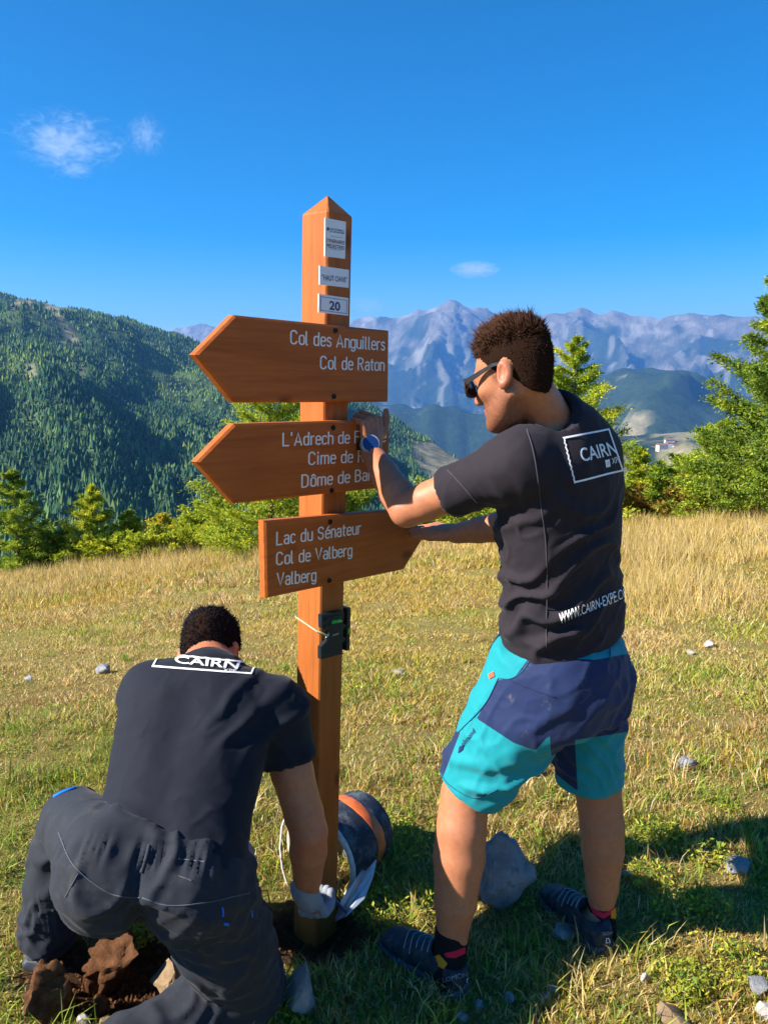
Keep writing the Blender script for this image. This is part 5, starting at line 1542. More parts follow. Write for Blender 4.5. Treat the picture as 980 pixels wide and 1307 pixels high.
navy = np.maximum.reduce([
    inpoly(pp, [(681, 832), (712, 840), (760, 842), (850, 825), (850, 880), (840, 928), (712, 948), (708, 930), (683, 958), (655, 948), (608, 917), (636, 868), (655, 866)]),
    inpoly(pp, [(700, 925), (733, 940), (737, 1010), (705, 985)]),
    inpoly(pp, [(573, 930), (587, 935), (562, 1000), (540, 1010), (545, 985)])])
navy = np.where(facing, navy, -np.abs(V[:, 2] - 0.74) * 500 + 40)
t = NT('short_fabric'); v = t.coord()
wv = t.noise(v, 900, 2)
tq = t.mix(wv, (0.0, 0.20, 0.235), (0.006, 0.26, 0.30)); nv = t.mix(wv, (0.006, 0.015, 0.06), (0.011, 0.025, 0.09))
nv = t.mix(t.math('MULTIPLY', t.ramp(t.noise(v, 22, 6, 0.7), [(0.6, (0, 0, 0)), (0.78, (1, 1, 1))]), 0.4), nv, (0.30, 0.24, 0.16))
edge = t.math('GREATER_THAN', t.attr('navy'), 0.0)
t.bump(wv, 0.2, 0.0006)
M_SHORT = t.set(t.mix(edge, tq, nv), 0.75, 0.25, **{'Sheen Weight': 0.1})
shorts = surface('shorts', V, F, M_SHORT, man, None, attrs={'navy': navy})
treeQ = BVHTree.FromPolygons(V.tolist(), [tuple(map(int, f)) for f in F])
M_SEAMQ = cloth('short_seam', (0.012, 0.10, 0.17)); M_SEAMN = cloth('short_seam_navy', (0.012, 0.02, 0.07)); M_RUST = cloth('tag_rust', (0.45, 0.10, 0.05)); M_INKN = cloth('print_navy', (0.012, 0.02, 0.09))
seam(treeQ, [(680, 834), (668, 855), (652, 866), (636, 866)], shorts, M_SEAMQ)
seam(treeQ, [(636, 866), (618, 900), (585, 935)], shorts, M_SEAMN)
seam(treeQ, [(650, 868), (680, 880), (708, 890)], shorts, M_SEAMN)
seam(treeQ, [(561, 985), (575, 1003), (605, 1018), (635, 1008)], shorts, M_SEAMQ)
seam(treeQ, [(778, 815), (778, 842)], shorts, M_SEAMQ)
drape_text(shorts, treeQ, 'elmand', ((592, 953), (607, 934), (604, 929), (588, 948)), 0.01, M_INKN)
Vt, Ft = np.array([[0, 0], [1, 0], [1, 1], [0, 1]], float), [(0, 1, 2, 3)]
m_ = bil((625, 867), (632, 863), (630, 857), (623.5, 861))
Vd, Fd = drape(Vt, Ft, treeQ, lambda u, v_: m_(u, v_), 0.003, 0.4); link('fabric_tag', MB().add(Vd, Fd).mesh(M_RUST), shorts)
m_ = bil((585, 962), (591, 957), (593, 950), (587, 953))
Vd, Fd = drape(Vt, Ft, treeQ, lambda u, v_: m_(u, v_), 0.003, 0.4); link('logo', MB().add(Vd, Fd).mesh(M_INKN), shorts)

# --- socks and shoes
t = NT('black_sock'); v = t.coord()
cs = t.mix(t.math('GREATER_THAN', t.attr('redband'), 0.0), (0.010, 0.010, 0.012), (0.55, 0.02, 0.05))
cs = t.mix(t.math('GREATER_THAN', t.attr('yellow'), 0.0), cs, (0.55, 0.24, 0.02))
t.bump(t.noise(v, 700, 2), 0.3, 0.001)
M_SOCK = t.set(cs, 0.9, 0.1)
def sock(an, top, polys_r, polys_y, r0, r1):
    Fk = Field(np.minimum(an, top) - 0.08, np.maximum(an, top) + 0.08, 0.004)
    ax = unit(top - an)
    Fk.cone(an - ax * 0.055, top, r0 + 0.003, r1, 0.01); Fk.local_cut(top, ax, 0.07)
    V, F = Fk.mesh(1); pp = PR(V)
    f_ = lambda polys: np.maximum.reduce([inpoly(pp, p) for p in polys])
    return surface('sock', V, F, M_SOCK, man, None, attrs={'redband': f_(polys_r), 'yellow': f_(polys_y)})
sock(PX(574, 1222, 1.868), PX(576.5, 1184, 1.874), [[(566, 1217), (580, 1214), (594, 1209), (594, 1217), (580, 1223), (570, 1222)]], [[(552, 1222), (560, 1218), (571, 1230), (566, 1237), (556, 1232)]], 0.042, 0.0435)
sock(PX(767, 1178, 2.05), PX(767.5, 1146, 2.056), [[(750, 1152), (758, 1160), (770, 1166), (785, 1157), (784, 1164), (770, 1173), (757, 1167)]], [[(742, 1150), (748, 1154), (757, 1174), (750, 1173)], [(780, 1163), (786, 1158), (786, 1173), (779, 1172)]], 0.040, 0.0395)
shL, vL, fL, trL = shoe(man, None, hl, dl, 0.285, M_SHOE, M_SOLE)
shR, vR, fR, trR = shoe(man, None, hr, dr_, 0.275, M_SHOE, M_SOLE)
M_SHTXT = simple('shoe_print', (0.22, 0.25, 0.30), 0.5, 0.1); M_SHWH = simple('shoe_mark', (0.75, 0.75, 0.78), 0.5, 0.05)
drape_text(shL, trL, 'SALOMON', ((556, 1255.5), (596, 1246), (595, 1240.5), (555, 1250)), 0.0, M_SHTXT)
drape_text(shR, trR, 'SALOMON', ((768, 1194), (786, 1191), (785.5, 1187.5), (767.5, 1190)), 0.0, M_SHTXT)
for sh_, tr_, qd in ((shL, trL, ((595, 1257.5), (599, 1255.5), (598, 1247), (594.5, 1249))), (shR, trR, ((772, 1203.5), (778.5, 1203), (776, 1196.5), (772.5, 1197)))):
    Vt2, Ft2 = frame_uv(0, 0, 1, 1, 0.22, 0.16); m_ = bil(*qd)
    Vd, Fd = drape(Vt2, Ft2, tr_, lambda u, v_: m_(u, v_), 0.002, 0.4)
    if Fd: link('logo', MB().add(Vd, Fd).mesh(M_SHWH), sh_)

# --- hair
def hl_A(l, f, u):
    line = np.interp(f, [-0.12, -0.085, -0.05, -0.02, 0.012, 0.03, 0.05, 0.075, 0.12], [-0.085, -0.080, -0.055, -0.012, -0.002, 0.028, 0.055, 0.072, 0.085])
    return line - u
def len_A(q, g):
    topm = sstep(0.055, 0.105, q[:, 2] + 0.25 * np.clip(q[:, 1], 0, 1))
    return (0.003 + 0.024 * topm) * g.uniform(0.6, 1.3, len(q))
def dir_A(q, n, g):
    topm = sstep(0.05, 0.11, q[:, 2] + 0.25 * np.clip(q[:, 1], 0, 1))[:, None]
    d = n * (0.45 + 0.55 * topm) + np.array([0, 0.30, 0.75]) * topm + np.array([0, -0.55, -0.65]) * (1 - topm) + g.normal(0, 0.11, n.shape)
    return d
make_hair(HA, M_HAIR_A, man, None, hl_A, 0.0012, len_A, dir_A, 10500, 5, 0.0011)

# --- sunglasses
M_GLASSES = simple('dark_frame', (0.018, 0.022, 0.026), 0.35, 0.2, 40); M_LENS = NT('dark_lens').set((0.004, 0.004, 0.005), 0.06, 0.6)
gl = []
glasses = None
def temple_bar(sd):
    mb = MB()
    mb2 = [HA.w(sd * 0.080, -0.020, 0.022), HA.w(sd * 0.081, 0.010, 0.026), HA.w(sd * 0.079, 0.050, 0.020), HA.w(sd * 0.073, 0.098, 0.012)]
    Vb = []
    for p, hh in zip(mb2, (0.0032, 0.0038, 0.0048, 0.0065)):
        Vb += [p + s1 * HA.u * hh + s2 * HA.l * 0.0018 for s1, s2 in ((-1, -1), (1, -1), (1, 1), (-1, 1))]
    Fb = [(4 * i + j, 4 * i + (j + 1) % 4, 4 * i + 4 + (j + 1) % 4, 4 * i + 4 + j) for i in range(3) for j in range(4)] + [(3, 2, 1, 0), (12, 13, 14, 15)]
    return mb.add(Vb, Fb).mesh(M_GLASSES)
glasses = link('sunglasses', MB().tube([HA.w(-0.012, 0.119, 0.008), HA.w(0, 0.123, 0.011), HA.w(0.012, 0.119, 0.008)], 0.0025, 6).mesh(M_GLASSES), man)
for sd in (-1, 1): link('temple', temple_bar(sd), glasses)
lens_c = []
for sd in (-1, 1):
    th = np.linspace(0, 2 * math.pi, 21)[:-1]
    def curve(rx, ru, ff): return np.array([HA.w(sd * (0.038 + rx * np.sign(math.cos(a)) * abs(math.cos(a)) ** 0.7), ff - 2.4 * (0.038 + rx * math.cos(a)) ** 2 * 1.0, 0.002 + ru * np.sign(math.sin(a)) * abs(math.sin(a)) ** 0.7) for a in th])
    o0, o1 = curve(0.034, 0.025, 0.117), curve(0.034, 0.025, 0.121); i0, i1 = curve(0.028, 0.0195, 0.117), curve(0.028, 0.0195, 0.121)
    m = 20; Vr = np.concatenate([o0, o1, i1, i0])
    Fr = [(k * m + j, k * m + (j + 1) % m, ((k + 1) % 4) * m + (j + 1) % m, ((k + 1) % 4) * m + j) for k in range(4) for j in range(m)]
    link('rim', MB().add(Vr, Fr).mesh(M_GLASSES), glasses)
    L0 = curve(0.0285, 0.020, 0.1185)
    link('lens', MB().add(L0, [tuple(range(20))]).mesh(M_LENS), glasses)

# --- watch
wd = unit(kn_t - Lwr); wc = Lwr + wd * 0.016 - np.array([0.008, 0, 0]); _cw = unit(CAM - Lwr) + 0.25 * NN; wn_ = unit(_cw - (_cw @ wd) * wd); ws = np.cross(wd, wn_)
M_STRAP = simple('watch_strap', (0.012, 0.012, 0.014), 0.55, 0.2, 80); M_DIAL = NT('watch_dial').set((0.010, 0.035, 0.15), 0.15, 0.5); M_BEZEL = simple('watch_bezel', (0.30, 0.32, 0.36), 0.35, 0.1, 60, 0.4, 0.0)
th = np.linspace(0, 2 * math.pi, 25)[:-1]
Vr = []
for r_, hh in ((1.0, -1), (1.0, 1), (0.9, 1), (0.9, -1)):
    Vr.append(np.array([wc + ws * 0.0335 * r_ * math.cos(a) + wn_ * 0.0265 * r_ * math.sin(a) + wd * 0.011 * hh for a in th]))
m = 24
watch = link('watch', MB().add(np.concatenate(Vr), [(k * m + j, k * m + (j + 1) % m, ((k + 1) % 4) * m + (j + 1) % m, ((k + 1) % 4) * m + j) for k in range(4) for j in range(m)]).mesh(M_STRAP, True), man)
def disc(c, n_, r, h0, h1, inset=0.0):
    e1 = unit(np.cross(n_, [0.3, 0.2, 0.9])); e2 = np.cross(n_, e1)
    R0 = np.array([c + n_ * h0 + r * (math.cos(a) * e1 + math.sin(a) * e2) for a in th]); R1 = np.array([c + n_ * h1 + (r - inset) * (math.cos(a) * e1 + math.sin(a) * e2) for a in th])
    return np.concatenate([R0, R1]), [(j, (j + 1) % m, m + (j + 1) % m, m + j) for j in range(m)] + [tuple(range(m)), tuple(m + j for j in range(m))]
tn = unit(wn_ + 0.25 * Z)
link('case', MB().add(*disc(wc, tn, 0.0265, 0.020, 0.0345, 0.002)).mesh(M_BEZEL, auto=0.6), watch)
link('dial', MB().add(*disc(wc, tn, 0.0215, 0.034, 0.0355, 0.001)).mesh(M_DIAL), watch)

# ================================================================ kneeling man
BA, BB = PX(214, 1090, 1.63), PX(268, 858, 1.985)
BR = unit([1.0, -0.10, -0.06])
bx_ = unit(BB - BA); BFr = unit(np.cross(bx_, BR))
Lsb, Rsb = PX(200, 886, 1.94), PX(352, 908, 1.91)
Reb, Rwb = PX(394, 1062, 1.86), PX(392, 1142, 1.915)
Leb, Lwb = np.array([-0.64, 2.14, 0.50]), np.array([-0.50, 2.16, 0.25])
Kl, Al = PX(92, 1044, 1.96), PX(60, 1188, 1.99)
Kr, Ar = PX(316, 1262, 1.765), GP(150, 1345, 0.075)
HpL, HpR = PX(140, 1095, 1.60), PX(258, 1128, 1.62)
HB = Head(PX(267, 836, 2.09), (0.10, 0.62, -0.78), (0.02, 0.78, 0.62), 0.97)
C = Field((-1.06, 1.30, -0.02), (-0.02, 2.36, 1.05), 0.0054)
C.loft(BA, BB, BR, [(0, 0, 0, 0.15, 0.10), (0.5, 0, 0, 0.145, 0.095), (0.85, 0, 0, 0.16, 0.10), (1, 0, 0, 0.09, 0.07)], 0.03)
HB.sculpt(C)
C.chain([HB.w(0, -0.02, -0.02), lerp(HB.w(0, -0.02, -0.02), BB, 0.5), BB], [0.058, 0.060, 0.07], 0.02)
C.cone(BB, Lsb, 0.055, 0.05, 0.03); C.cone(BB, Rsb, 0.055, 0.05, 0.03)
C.chain([Rsb, lerp(Rsb, Reb, 0.5), lerp(Rsb, Reb, 0.85), Reb], [0.056, 0.054, 0.050, 0.0485], 0.008)
C.chain([Reb, lerp(Reb, Rwb, 0.3), lerp(Reb, Rwb, 0.7), Rwb], [0.0475, 0.0485, 0.038, 0.030], 0.008)
C.chain([Lsb, lerp(Lsb, Leb, 0.5), Leb, lerp(Leb, Lwb, 0.35), Lwb], [0.056, 0.05, 0.044, 0.043, 0.029], 0.008)
C.chain([HpL, Kl, lerp(Kl, Al, 0.35), Al], [0.08, 0.055, 0.055, 0.036], 0.02)
C.chain([HpR, Kr, lerp(Kr, Ar, 0.35), Ar], [0.08, 0.055, 0.055, 0.036], 0.02)
fwR = unit(PX(412, 1192, 1.99) - Rwb)
hand(C, Rwb, fwR, unit([0.25, 0.85, 0.1]), unit([-0.6, 0.5, 0.3]), [(0.7, 0.9, 0.5), (0.75, 0.95, 0.5), (0.8, 1.0, 0.5), (0.9, 1.0, 0.5)], 0.04, 1.0, thumb=(0.5, 0.8, 0.4), rscale=0.6)
hand(C, Lwb, (0.75, 0.15, -0.5), (0.3, 0.2, -0.9), (0.4, 0.9, 0.2), [(0.5, 0.7, 0.4)] * 4, 0.05, 1.0, rscale=0.6)
V, F = C.mesh(1); q = HB.loc(V); near = np.linalg.norm(q, axis=1) < 0.2
stub = 0.5 * sstep(-0.012, -0.045, q[:, 2]) * sstep(-0.035, 0.01, q[:, 1]) * near
red = np.clip(sstep(0.076, 0.084, np.abs(q[:, 0])) * near + 0.5 * near * sstep(-0.02, -0.06, q[:, 2]) + 0.7 * np.exp(-(np.linalg.norm(V - Reb, axis=1) / 0.06) ** 2), 0, 1)
kman = tag(link('person', mesh_np(V, F, M_SKIN, True, attrs={'red': red, 'stubble': stub})), 'man in dark T-shirt and grey trousers, kneeling bent over at the foot of the post', 'person')

# --- shirt
S = Field((-0.86, 1.46, 0.40), (-0.08, 2.22, 1.02), 0.0058)
S.loft(BA - bx_ * 0.05, BB, BR, [(0, 0, 0, 0.176, 0.122), (0.3, 0, -0.004, 0.172, 0.122), (0.55, 0, -0.012, 0.185, 0.124), (0.75, 0.0, -0.020, 0.196, 0.120), (0.88, 0, -0.022, 0.178, 0.105), (0.96, 0, -0.012, 0.130, 0.085), (1.0, 0, 0.0, 0.085, 0.07)], 0.03, 2.3, rnd=0.012)
S.ell(Lsb, (0.074, 0.074, 0.072), None, 0.05); S.ell(Rsb, (0.074, 0.074, 0.072), None, 0.05)
S.cone(Lsb - BFr * 0.012, BB - bx_ * 0.03 - BFr * 0.012, 0.066, 0.060, 0.05); S.cone(Rsb - BFr * 0.012, BB - bx_ * 0.03 - BFr * 0.012, 0.066, 0.060, 0.05)
for sh_, el_, fr_ in ((Rsb, Reb, 0.40), (Lsb, Leb, 0.55)):
    dd = unit(el_ - sh_); e_ = lerp(sh_, el_, fr_)
    S.cone(sh_, e_ + dd * 0.03, 0.072, 0.067, 0.04); S.local_cut(e_, dd, 0.092)
    S.cone(e_ - dd * 0.016, e_ + dd * 0.05, 0.057, 0.060, 0.002, 'sub')
nd = unit(HB.w(0, -0.03, -0.05) - BB)
S.cone(BB - nd * 0.03, BB + nd * 0.004, 0.074, 0.068, 0.02)
S.local_cut(BB + nd * 0.006, nd, 0.10)
S.cone(BA + bx_ * 0.02 - BFr * 0.20, BB - bx_ * 0.16 - BFr * 0.205, 0.075, 0.07, 0.03, 'sub')      # furrow along the spine
V, F = S.mesh(1); N = vnormals(V, F)
hgt = (V - BA) @ bx_; rr_ = (V - BA) @ BR
dsp = folds(V, N, (0.75, -0.3, -0.45), 0.07, 0.010, 201, 0.6, 2.0) * sstep(0.02, 0.10, rr_) * sstep(0.10, 0.2, hgt)
dsp += folds(V, N, (-0.5, -0.5, -0.6), 0.09, 0.006, 205, 0.7, 2.0) * sstep(0.0, -0.1, rr_)
dsp += folds(V, N, (0.1, 0.7, 0.5), 0.05, 0.006, 209, 0.8, 1.6) * sstep(0.16, 0.04, hgt)
dsp += 0.003 * fbm(V[:, 0] * 12, V[:, 1] * 12, V[:, 2] * 12, seed=220, oct=2)
dsp += crumple(V, (0.5, 0.4, -0.75), 0.26, 0.045, 0.0035, 251) * (0.35 + 0.65 * sstep(0.0, 0.12, rr_))
V = V + N * dsp[:, None]
shirtB = surface('shirt', V, F, M_SHIRT_B, kman, None)
treeB = BVHTree.FromPolygons(V.tolist(), [tuple(map(int, f)) for f in F])
logoB = bil((194, 852), (321, 861.5), (328.5, 846), (203, 834))
Vt, Ft = frame_uv(0, 0, 1, 1, 0.016, 0.12, (1,))
Vd, Fd = drape(Vt, Ft, treeB, lambda u, v_: logoB(u, v_), 0.0025, 0.03)
link('print_frame', MB().add(Vd, Fd).mesh(M_PRINT, True), shirtB)
drape_text(shirtB, treeB, 'CAIRN', ((224, 847), (303, 855), (307, 845), (223, 838)), 0.02)
drape_text(shirtB, treeB, 'XPE', ((284, 857.5), (301, 859), (302, 855.5), (285, 854)), 0.01)
M_SEAMB = cloth('seam_thread_navy', (0.03, 0.033, 0.045))

# --- trousers
T = Field((-1.10, 1.28, -0.01), (-0.14, 2.14, 0.82), 0.0066)
bp = PX(192, 1112, 1.62)
T.loft(bp - bx_ * 0.06, BA + bx_ * 0.035, BR, [(0, 0, 0.0, 0.19, 0.14), (0.6, 0, 0, 0.187, 0.136), (1, 0, 0, 0.180, 0.128)], 0.04, 2.3, rnd=0.008)
T.ell(PX(137, 1116, 1.56), (0.106, 0.116, 0.118), None, 0.05)
T.ell(PX(246, 1130, 1.585), (0.103, 0.108, 0.114), None, 0.04)
T.chain([HpL, lerp(HpL, Kl, 0.5), Kl], [0.100, 0.086, 0.072], 0.03)
T.chain([Kl, lerp(Kl, Al, 0.5), Al], [0.072, 0.074, 0.074], 0.015)
T.chain([HpR, lerp(HpR, Kr, 0.5), Kr], [0.115, 0.105, 0.088], 0.03)
T.chain([Kr, lerp(Kr, Ar, 0.4), Ar], [0.080, 0.076, 0.066], 0.02)
T.local_cut(Al - Z * 0.02, unit(Al - Kl), 0.12)
V, F = T.mesh(1); N = vnormals(V, F)
hg = (V - BA) @ bx_; rb = (V - BA) @ BR
gath = np.sin(rb * 270 + 3 * np.sin(rb * 60)) * np.exp(-((hg + 0.045) / 0.028) ** 2) * 0.0035
dK = np.linalg.norm(V - Kl, axis=1)
dsp = gath + folds(V, N, (0.2, 0.35, -0.9), 0.10, 0.013, 231, 2.0, 2.6) * sstep(-0.68, -0.76, V[:, 0]) * sstep(0.5, 0.35, V[:, 2])
dsp += folds(V, N, (0.5, 0.2, 0.8), 0.06, 0.012, 235, 0.8, 2.0) * np.exp(-(np.linalg.norm(V - HpR - np.array([0.02, 0, -0.06]), axis=1) / 0.13) ** 2)
dsp += folds(V, N, (0.4, 0.2, -0.8), 0.09, 0.010, 241, 0.8, 2.0) * sstep(0.35, 0.2, V[:, 2])
dsp += folds(V, N, (0.8, 0.3, -0.4), 0.09, 0.009, 243, 1.2, 2.2)
crease = np.exp(-((rb + 0.012) / 0.014) ** 2) * sstep(-0.02, -0.10, hg) * sstep(0.25, 0.45, V[:, 2]) * (np.einsum('ij,ij->i', N, CAM - V) > 0)
dsp -= 0.012 * crease
dsp += 0.005 * sstep(-0.018, -0.010, hg) * sstep(0.75, 0.72, V[:, 2])
dsp += folds(V, N, (0.35, -0.5, 0.75), 0.055, 0.007, 247, 1.4, 2.6) * sstep(-0.06, -0.16, hg)
dsp += crumple(V, (0.85, 0.2, -0.4), 0.22, 0.040, 0.0045, 261) * sstep(-0.02, -0.08, hg)
V = V + N * dsp[:, None]
trous = surface('trousers', V, F, M_TROUSER, kman, None)
treeT = BVHTree.FromPolygons(V.tolist(), [tuple(map(int, f)) for f in F])
M_TSEAM = cloth('trouser_seam', (0.075, 0.085, 0.105)); M_BLUE = cloth('blue_trim', (0.01, 0.17, 0.62)); M_RIB = cloth('waist_rib', (0.030, 0.034, 0.046))
seam(treeT, [(75, 1062), (95, 1105), (140, 1140), (180, 1146)], trous, M_TSEAM, 0.0014)
seam(treeT, [(182, 1146), (215, 1156), (262, 1152), (318, 1140)], trous, M_TSEAM, 0.0014)
seam(treeT, [(100, 1115), (84, 1145)], trous, M_TSEAM, 0.0014)
seam(treeT, [(228, 1096), (262, 1100)], trous, M_TSEAM, 0.0013)
seam(treeT, [(228, 1118), (245, 1124)], trous, M_TSEAM, 0.0013)
seam(treeT, [(191, 1078), (187, 1095), (181, 1114)], trous, M_RIB, 0.0045, 'belt_loop')
seam(treeT, [(70, 1017), (82, 1011), (97, 1006)], trous, M_BLUE, 0.006, 'pocket_trim')
seam(treeT, [(284, 1158), (285, 1166), (284, 1170)], trous, M_BLUE, 0.0022, 'zip_pull')
seam(treeT, [(286, 1179), (291, 1180)], trous, M_BLUE, 0.0030, 'zip_pull')
seam(treeT, [(321, 1162), (322, 1170)], trous, M_BLUE, 0.0020, 'zip_pull')
shoe(kman, None, np.array([Al[0] - 0.01, Al[1] - 0.07, 0.0]), (0.05, 1.0, 0), 0.28, simple('grey_shoe', (0.10, 0.105, 0.115), 0.7, 0.3, 40), M_SOLE)
shoe(kman, None, np.array([Ar[0] - 0.10, Ar[1] - 0.17, 0.0]), (-0.4, 0.9, 0), 0.27, M_SHOE, M_SOLE, ankle=Ar + np.array([0, 0, 0.03]))

# --- hair
def hl_B(l, f, u):
    line = np.interp(f, [-0.12, -0.085, -0.05, -0.02, 0.012, 0.03, 0.05, 0.075, 0.12], [-0.050, -0.045, -0.035, -0.010, 0.0, 0.028, 0.055, 0.072, 0.085])
    return line - u
def len_B(q, g): return (0.008 + 0.007 * sstep(0.04, 0.10, q[:, 2])) * g.uniform(0.6, 1.4, len(q))
def dir_B(q, n, g): return n * 0.55 + np.array([0, 0.15, -0.35]) * sstep(0.08, 0.02, q[:, 2])[:, None] + np.array([0, 0.55, 0.1]) * sstep(0.02, 0.08, q[:, 2])[:, None] + g.normal(0, 0.14, n.shape)
make_hair(HB, M_HAIR_B, kman, None, hl_B, 0.006, len_B, dir_B, 9000, 9, 0.0011)

# --- work gloves
t = NT('grey_glove'); v = t.coord()
gg = t.noise(v, 350, 3)
t.bump(gg, 0.5, 0.0015)
M_GLOVE = t.set(t.mix(t.noise(v, 30, 4), (0.17, 0.19, 0.22), (0.30, 0.33, 0.37)), 0.9, 0.1)
def glove(w, args, kw):
    Fg = Field(w - 0.16, w + 0.16, 0.004)
    fw = unit(args[0])
    Fg.cone(w - fw * 0.035, w + fw * 0.02, 0.037, 0.034, 0.012)
    hand(Fg, w, *args, **kw)
    V, F = Fg.mesh(1); N = vnormals(V, F)
    V = V + N * (0.0016 * fbm(V[:, 0] * 60, V[:, 1] * 60, V[:, 2] * 60, seed=301, oct=2))[:, None]
    return surface('glove', V, F, M_GLOVE, kman, None)
glove(Rwb, (fwR, unit([0.25, 0.85, 0.1]), unit([-0.6, 0.5, 0.3]), [(0.7, 0.9, 0.5), (0.75, 0.95, 0.5), (0.8, 1.0, 0.5), (0.9, 1.0, 0.5)]), dict(spread=0.04, size=1.0, thumb=(0.5, 0.8, 0.4), rscale=1.3, glove=0.0035))
glove(Lwb, (np.array([0.75, 0.15, -0.5]), (0.3, 0.2, -0.9), (0.4, 0.9, 0.2), [(0.5, 0.7, 0.4)] * 4), dict(spread=0.05, size=1.0, rscale=1.3, glove=0.0035))

# ================================================================ bucket and trowel behind the post
M_RUBBER = None
t = NT('dark_rubber'); v = t.coord()
M_RUBBER = t.set(t.mix(t.ramp(t.noise(v, 18, 7, 0.75), [(0.48, (0, 0, 0)), (0.72, (1, 1, 1))]), (0.018, 0.026, 0.042), (0.16, 0.18, 0.20)), 0.7, 0.3)
M_ORANGE = simple('orange_tape', (0.62, 0.13, 0.03), 0.45, 0.25, 30)
M_RIMW = simple('bucket_rim', (0.55, 0.54, 0.50), 0.6, 0.2, 60)
bm_ = np.array([-0.205, 2.300, 0.095]); bax = unit([0.62, 0.78, 0.03])
bucket = empty('bucket', (bm_[0], bm_[1], 0.0), 'dark rubber bucket with an orange band lying on its side behind the post', 'bucket')
BI = T_inv(bucket)
e1 = unit(np.cross(bax, [0, 0, 1.0])); e2 = np.cross(e1, bax)
th40 = np.arange(40) * 2 * math.pi / 40
def ringb(s_, r, k=40):
    a = np.arange(k) * 2 * math.pi / k
    return bm_ + bax * s_ + r * (np.cos(a)[:, None] * e1 + np.sin(a)[:, None] * e2)
def lathe(st, close=False, k=40):
    V = np.concatenate([ringb(s_, r, k) for s_, r in st]); n = len(st)
    F = [(i * k + j, i * k + (j + 1) % k, (i + 1) * k + (j + 1) % k, (i + 1) * k + j) for i in range(n - 1) for j in range(k)]
    return V, F
link('body', MB().add(*lathe([(0.02, 0.128), (0, 0.133), (0.0, 0.138), (0.03, 0.137), (0.16, 0.127), (0.215, 0.121), (0.235, 0.113), (0.24, 0.095), (0.236, 0.02), (0.236, 0.002), (0.228, 0.002), (0.228, 0.105), (0.20, 0.117), (0.02, 0.128)])).mesh(M_RUBBER, auto=0.7), bucket, BI)
link('rim', MB().add(*lathe([(-0.004, 0.131), (-0.008, 0.137), (-0.004, 0.144), (0.008, 0.145), (0.012, 0.140), (0.002, 0.133), (-0.004, 0.131)])).mesh(M_RIMW, True), bucket, BI)
st_ = [(0.128, 0.1312), (0.131, 0.1325), (0.150, 0.1305), (0.168, 0.1292), (0.171, 0.1270)]
Vb, Fb = lathe(st_)
Vb = Vb + (bax[None, :] * (0.008 * np.sin(np.tile(th40, len(st_)) * 3 + 1))[:, None]) + 0.0015 * vnoise(Vb[:, 0] * 60, Vb[:, 1] * 60, Vb[:, 2] * 60)[:, None] * (Vb - bm_) / 0.13
link('band', MB().add(Vb, Fb).mesh(M_ORANGE, True), bucket, BI)
a_ = np.linspace(0.15 * math.pi, 0.93 * math.pi, 20)
hp0 = [bm_ - bax * (0.02 + 0.05 * math.sin(x)) + 0.150 * (math.cos(x) * e1 + math.sin(x) * e2) - np.array([0.02, 0, 0.01]) * math.sin(x) for x in a_ + math.pi * 0.72]
hp = [PX(374, 1030, 2.40), PX(366, 1038, 2.375), PX(360, 1055, 2.35), PX(357.5, 1082, 2.325), PX(360.5, 1108, 2.30), PX(367, 1130, 2.285), PX(376, 1142, 2.28)]
link('handle', MB().tube(hp, 0.0035, 7).mesh(M_RIMW, True), bucket, BI)
# concrete left in the bucket
link('mortar', MB().add(np.concatenate([ringb(0.14, 0.119), ringb(0.13, 0.06), ringb(0.135, 0.001)]), [(i * 40 + j, i * 40 + (j + 1) % 40, (i + 1) * 40 + (j + 1) % 40, (i + 1) * 40 + j) for i in range(2) for j in range(40)]).mesh(simple('grey_mortar', (0.30, 0.26, 0.20), 0.95, 0.2, 50), True), bucket, BI)

M_BLADE = simple('trowel_steel', (0.42, 0.46, 0.52), 0.38, 0.15, 40, 0.5, 0.5)
trow = empty('trowel', GP(436, 1175), 'small bent steel trowel blade between the post and the bucket', 'trowel')
TI = T_inv(trow)
def sheet(pts, th_):
    P = np.array(pts); n_ = unit(np.cross(P[1] - P[0], P[2] - P[0])); k = len(P)
    V = np.concatenate([P, P + n_ * th_]); return V, [tuple(range(k)), tuple(range(2 * k - 1, k - 1, -1))] + [(j, (j + 1) % k, k + (j + 1) % k, k + j) for j in range(k)]
yb = 2.10
A1, A2 = PX(440, 1163, yb), PX(467, 1112, yb + 0.06)
link('blade', MB().add(*sheet([A1, PX(428, 1176, yb - 0.01), PX(442, 1170, yb - 0.02), PX(465, 1148, yb + 0.01), PX(477, 1117, yb + 0.05), PX(480.5, 1097, yb + 0.075), A2], 0.002)).mesh(M_BLADE), trow, TI)
link('flange', MB().add(*sheet([A1, A2, PX(463, 1110, yb + 0.10), PX(436, 1150, yb + 0.05), PX(428, 1174, yb + 0.0)], 0.002)).mesh(M_BLADE), trow, TI)
link('tang', MB().tube([PX(419, 1141, yb - 0.06), PX(430, 1151, yb - 0.035), PX(441, 1164, yb - 0.008)], [0.006, 0.005, 0.004], 8).mesh(simple('blue_handle', (0.03, 0.07, 0.22), 0.5, 0.2), True), trow, TI)

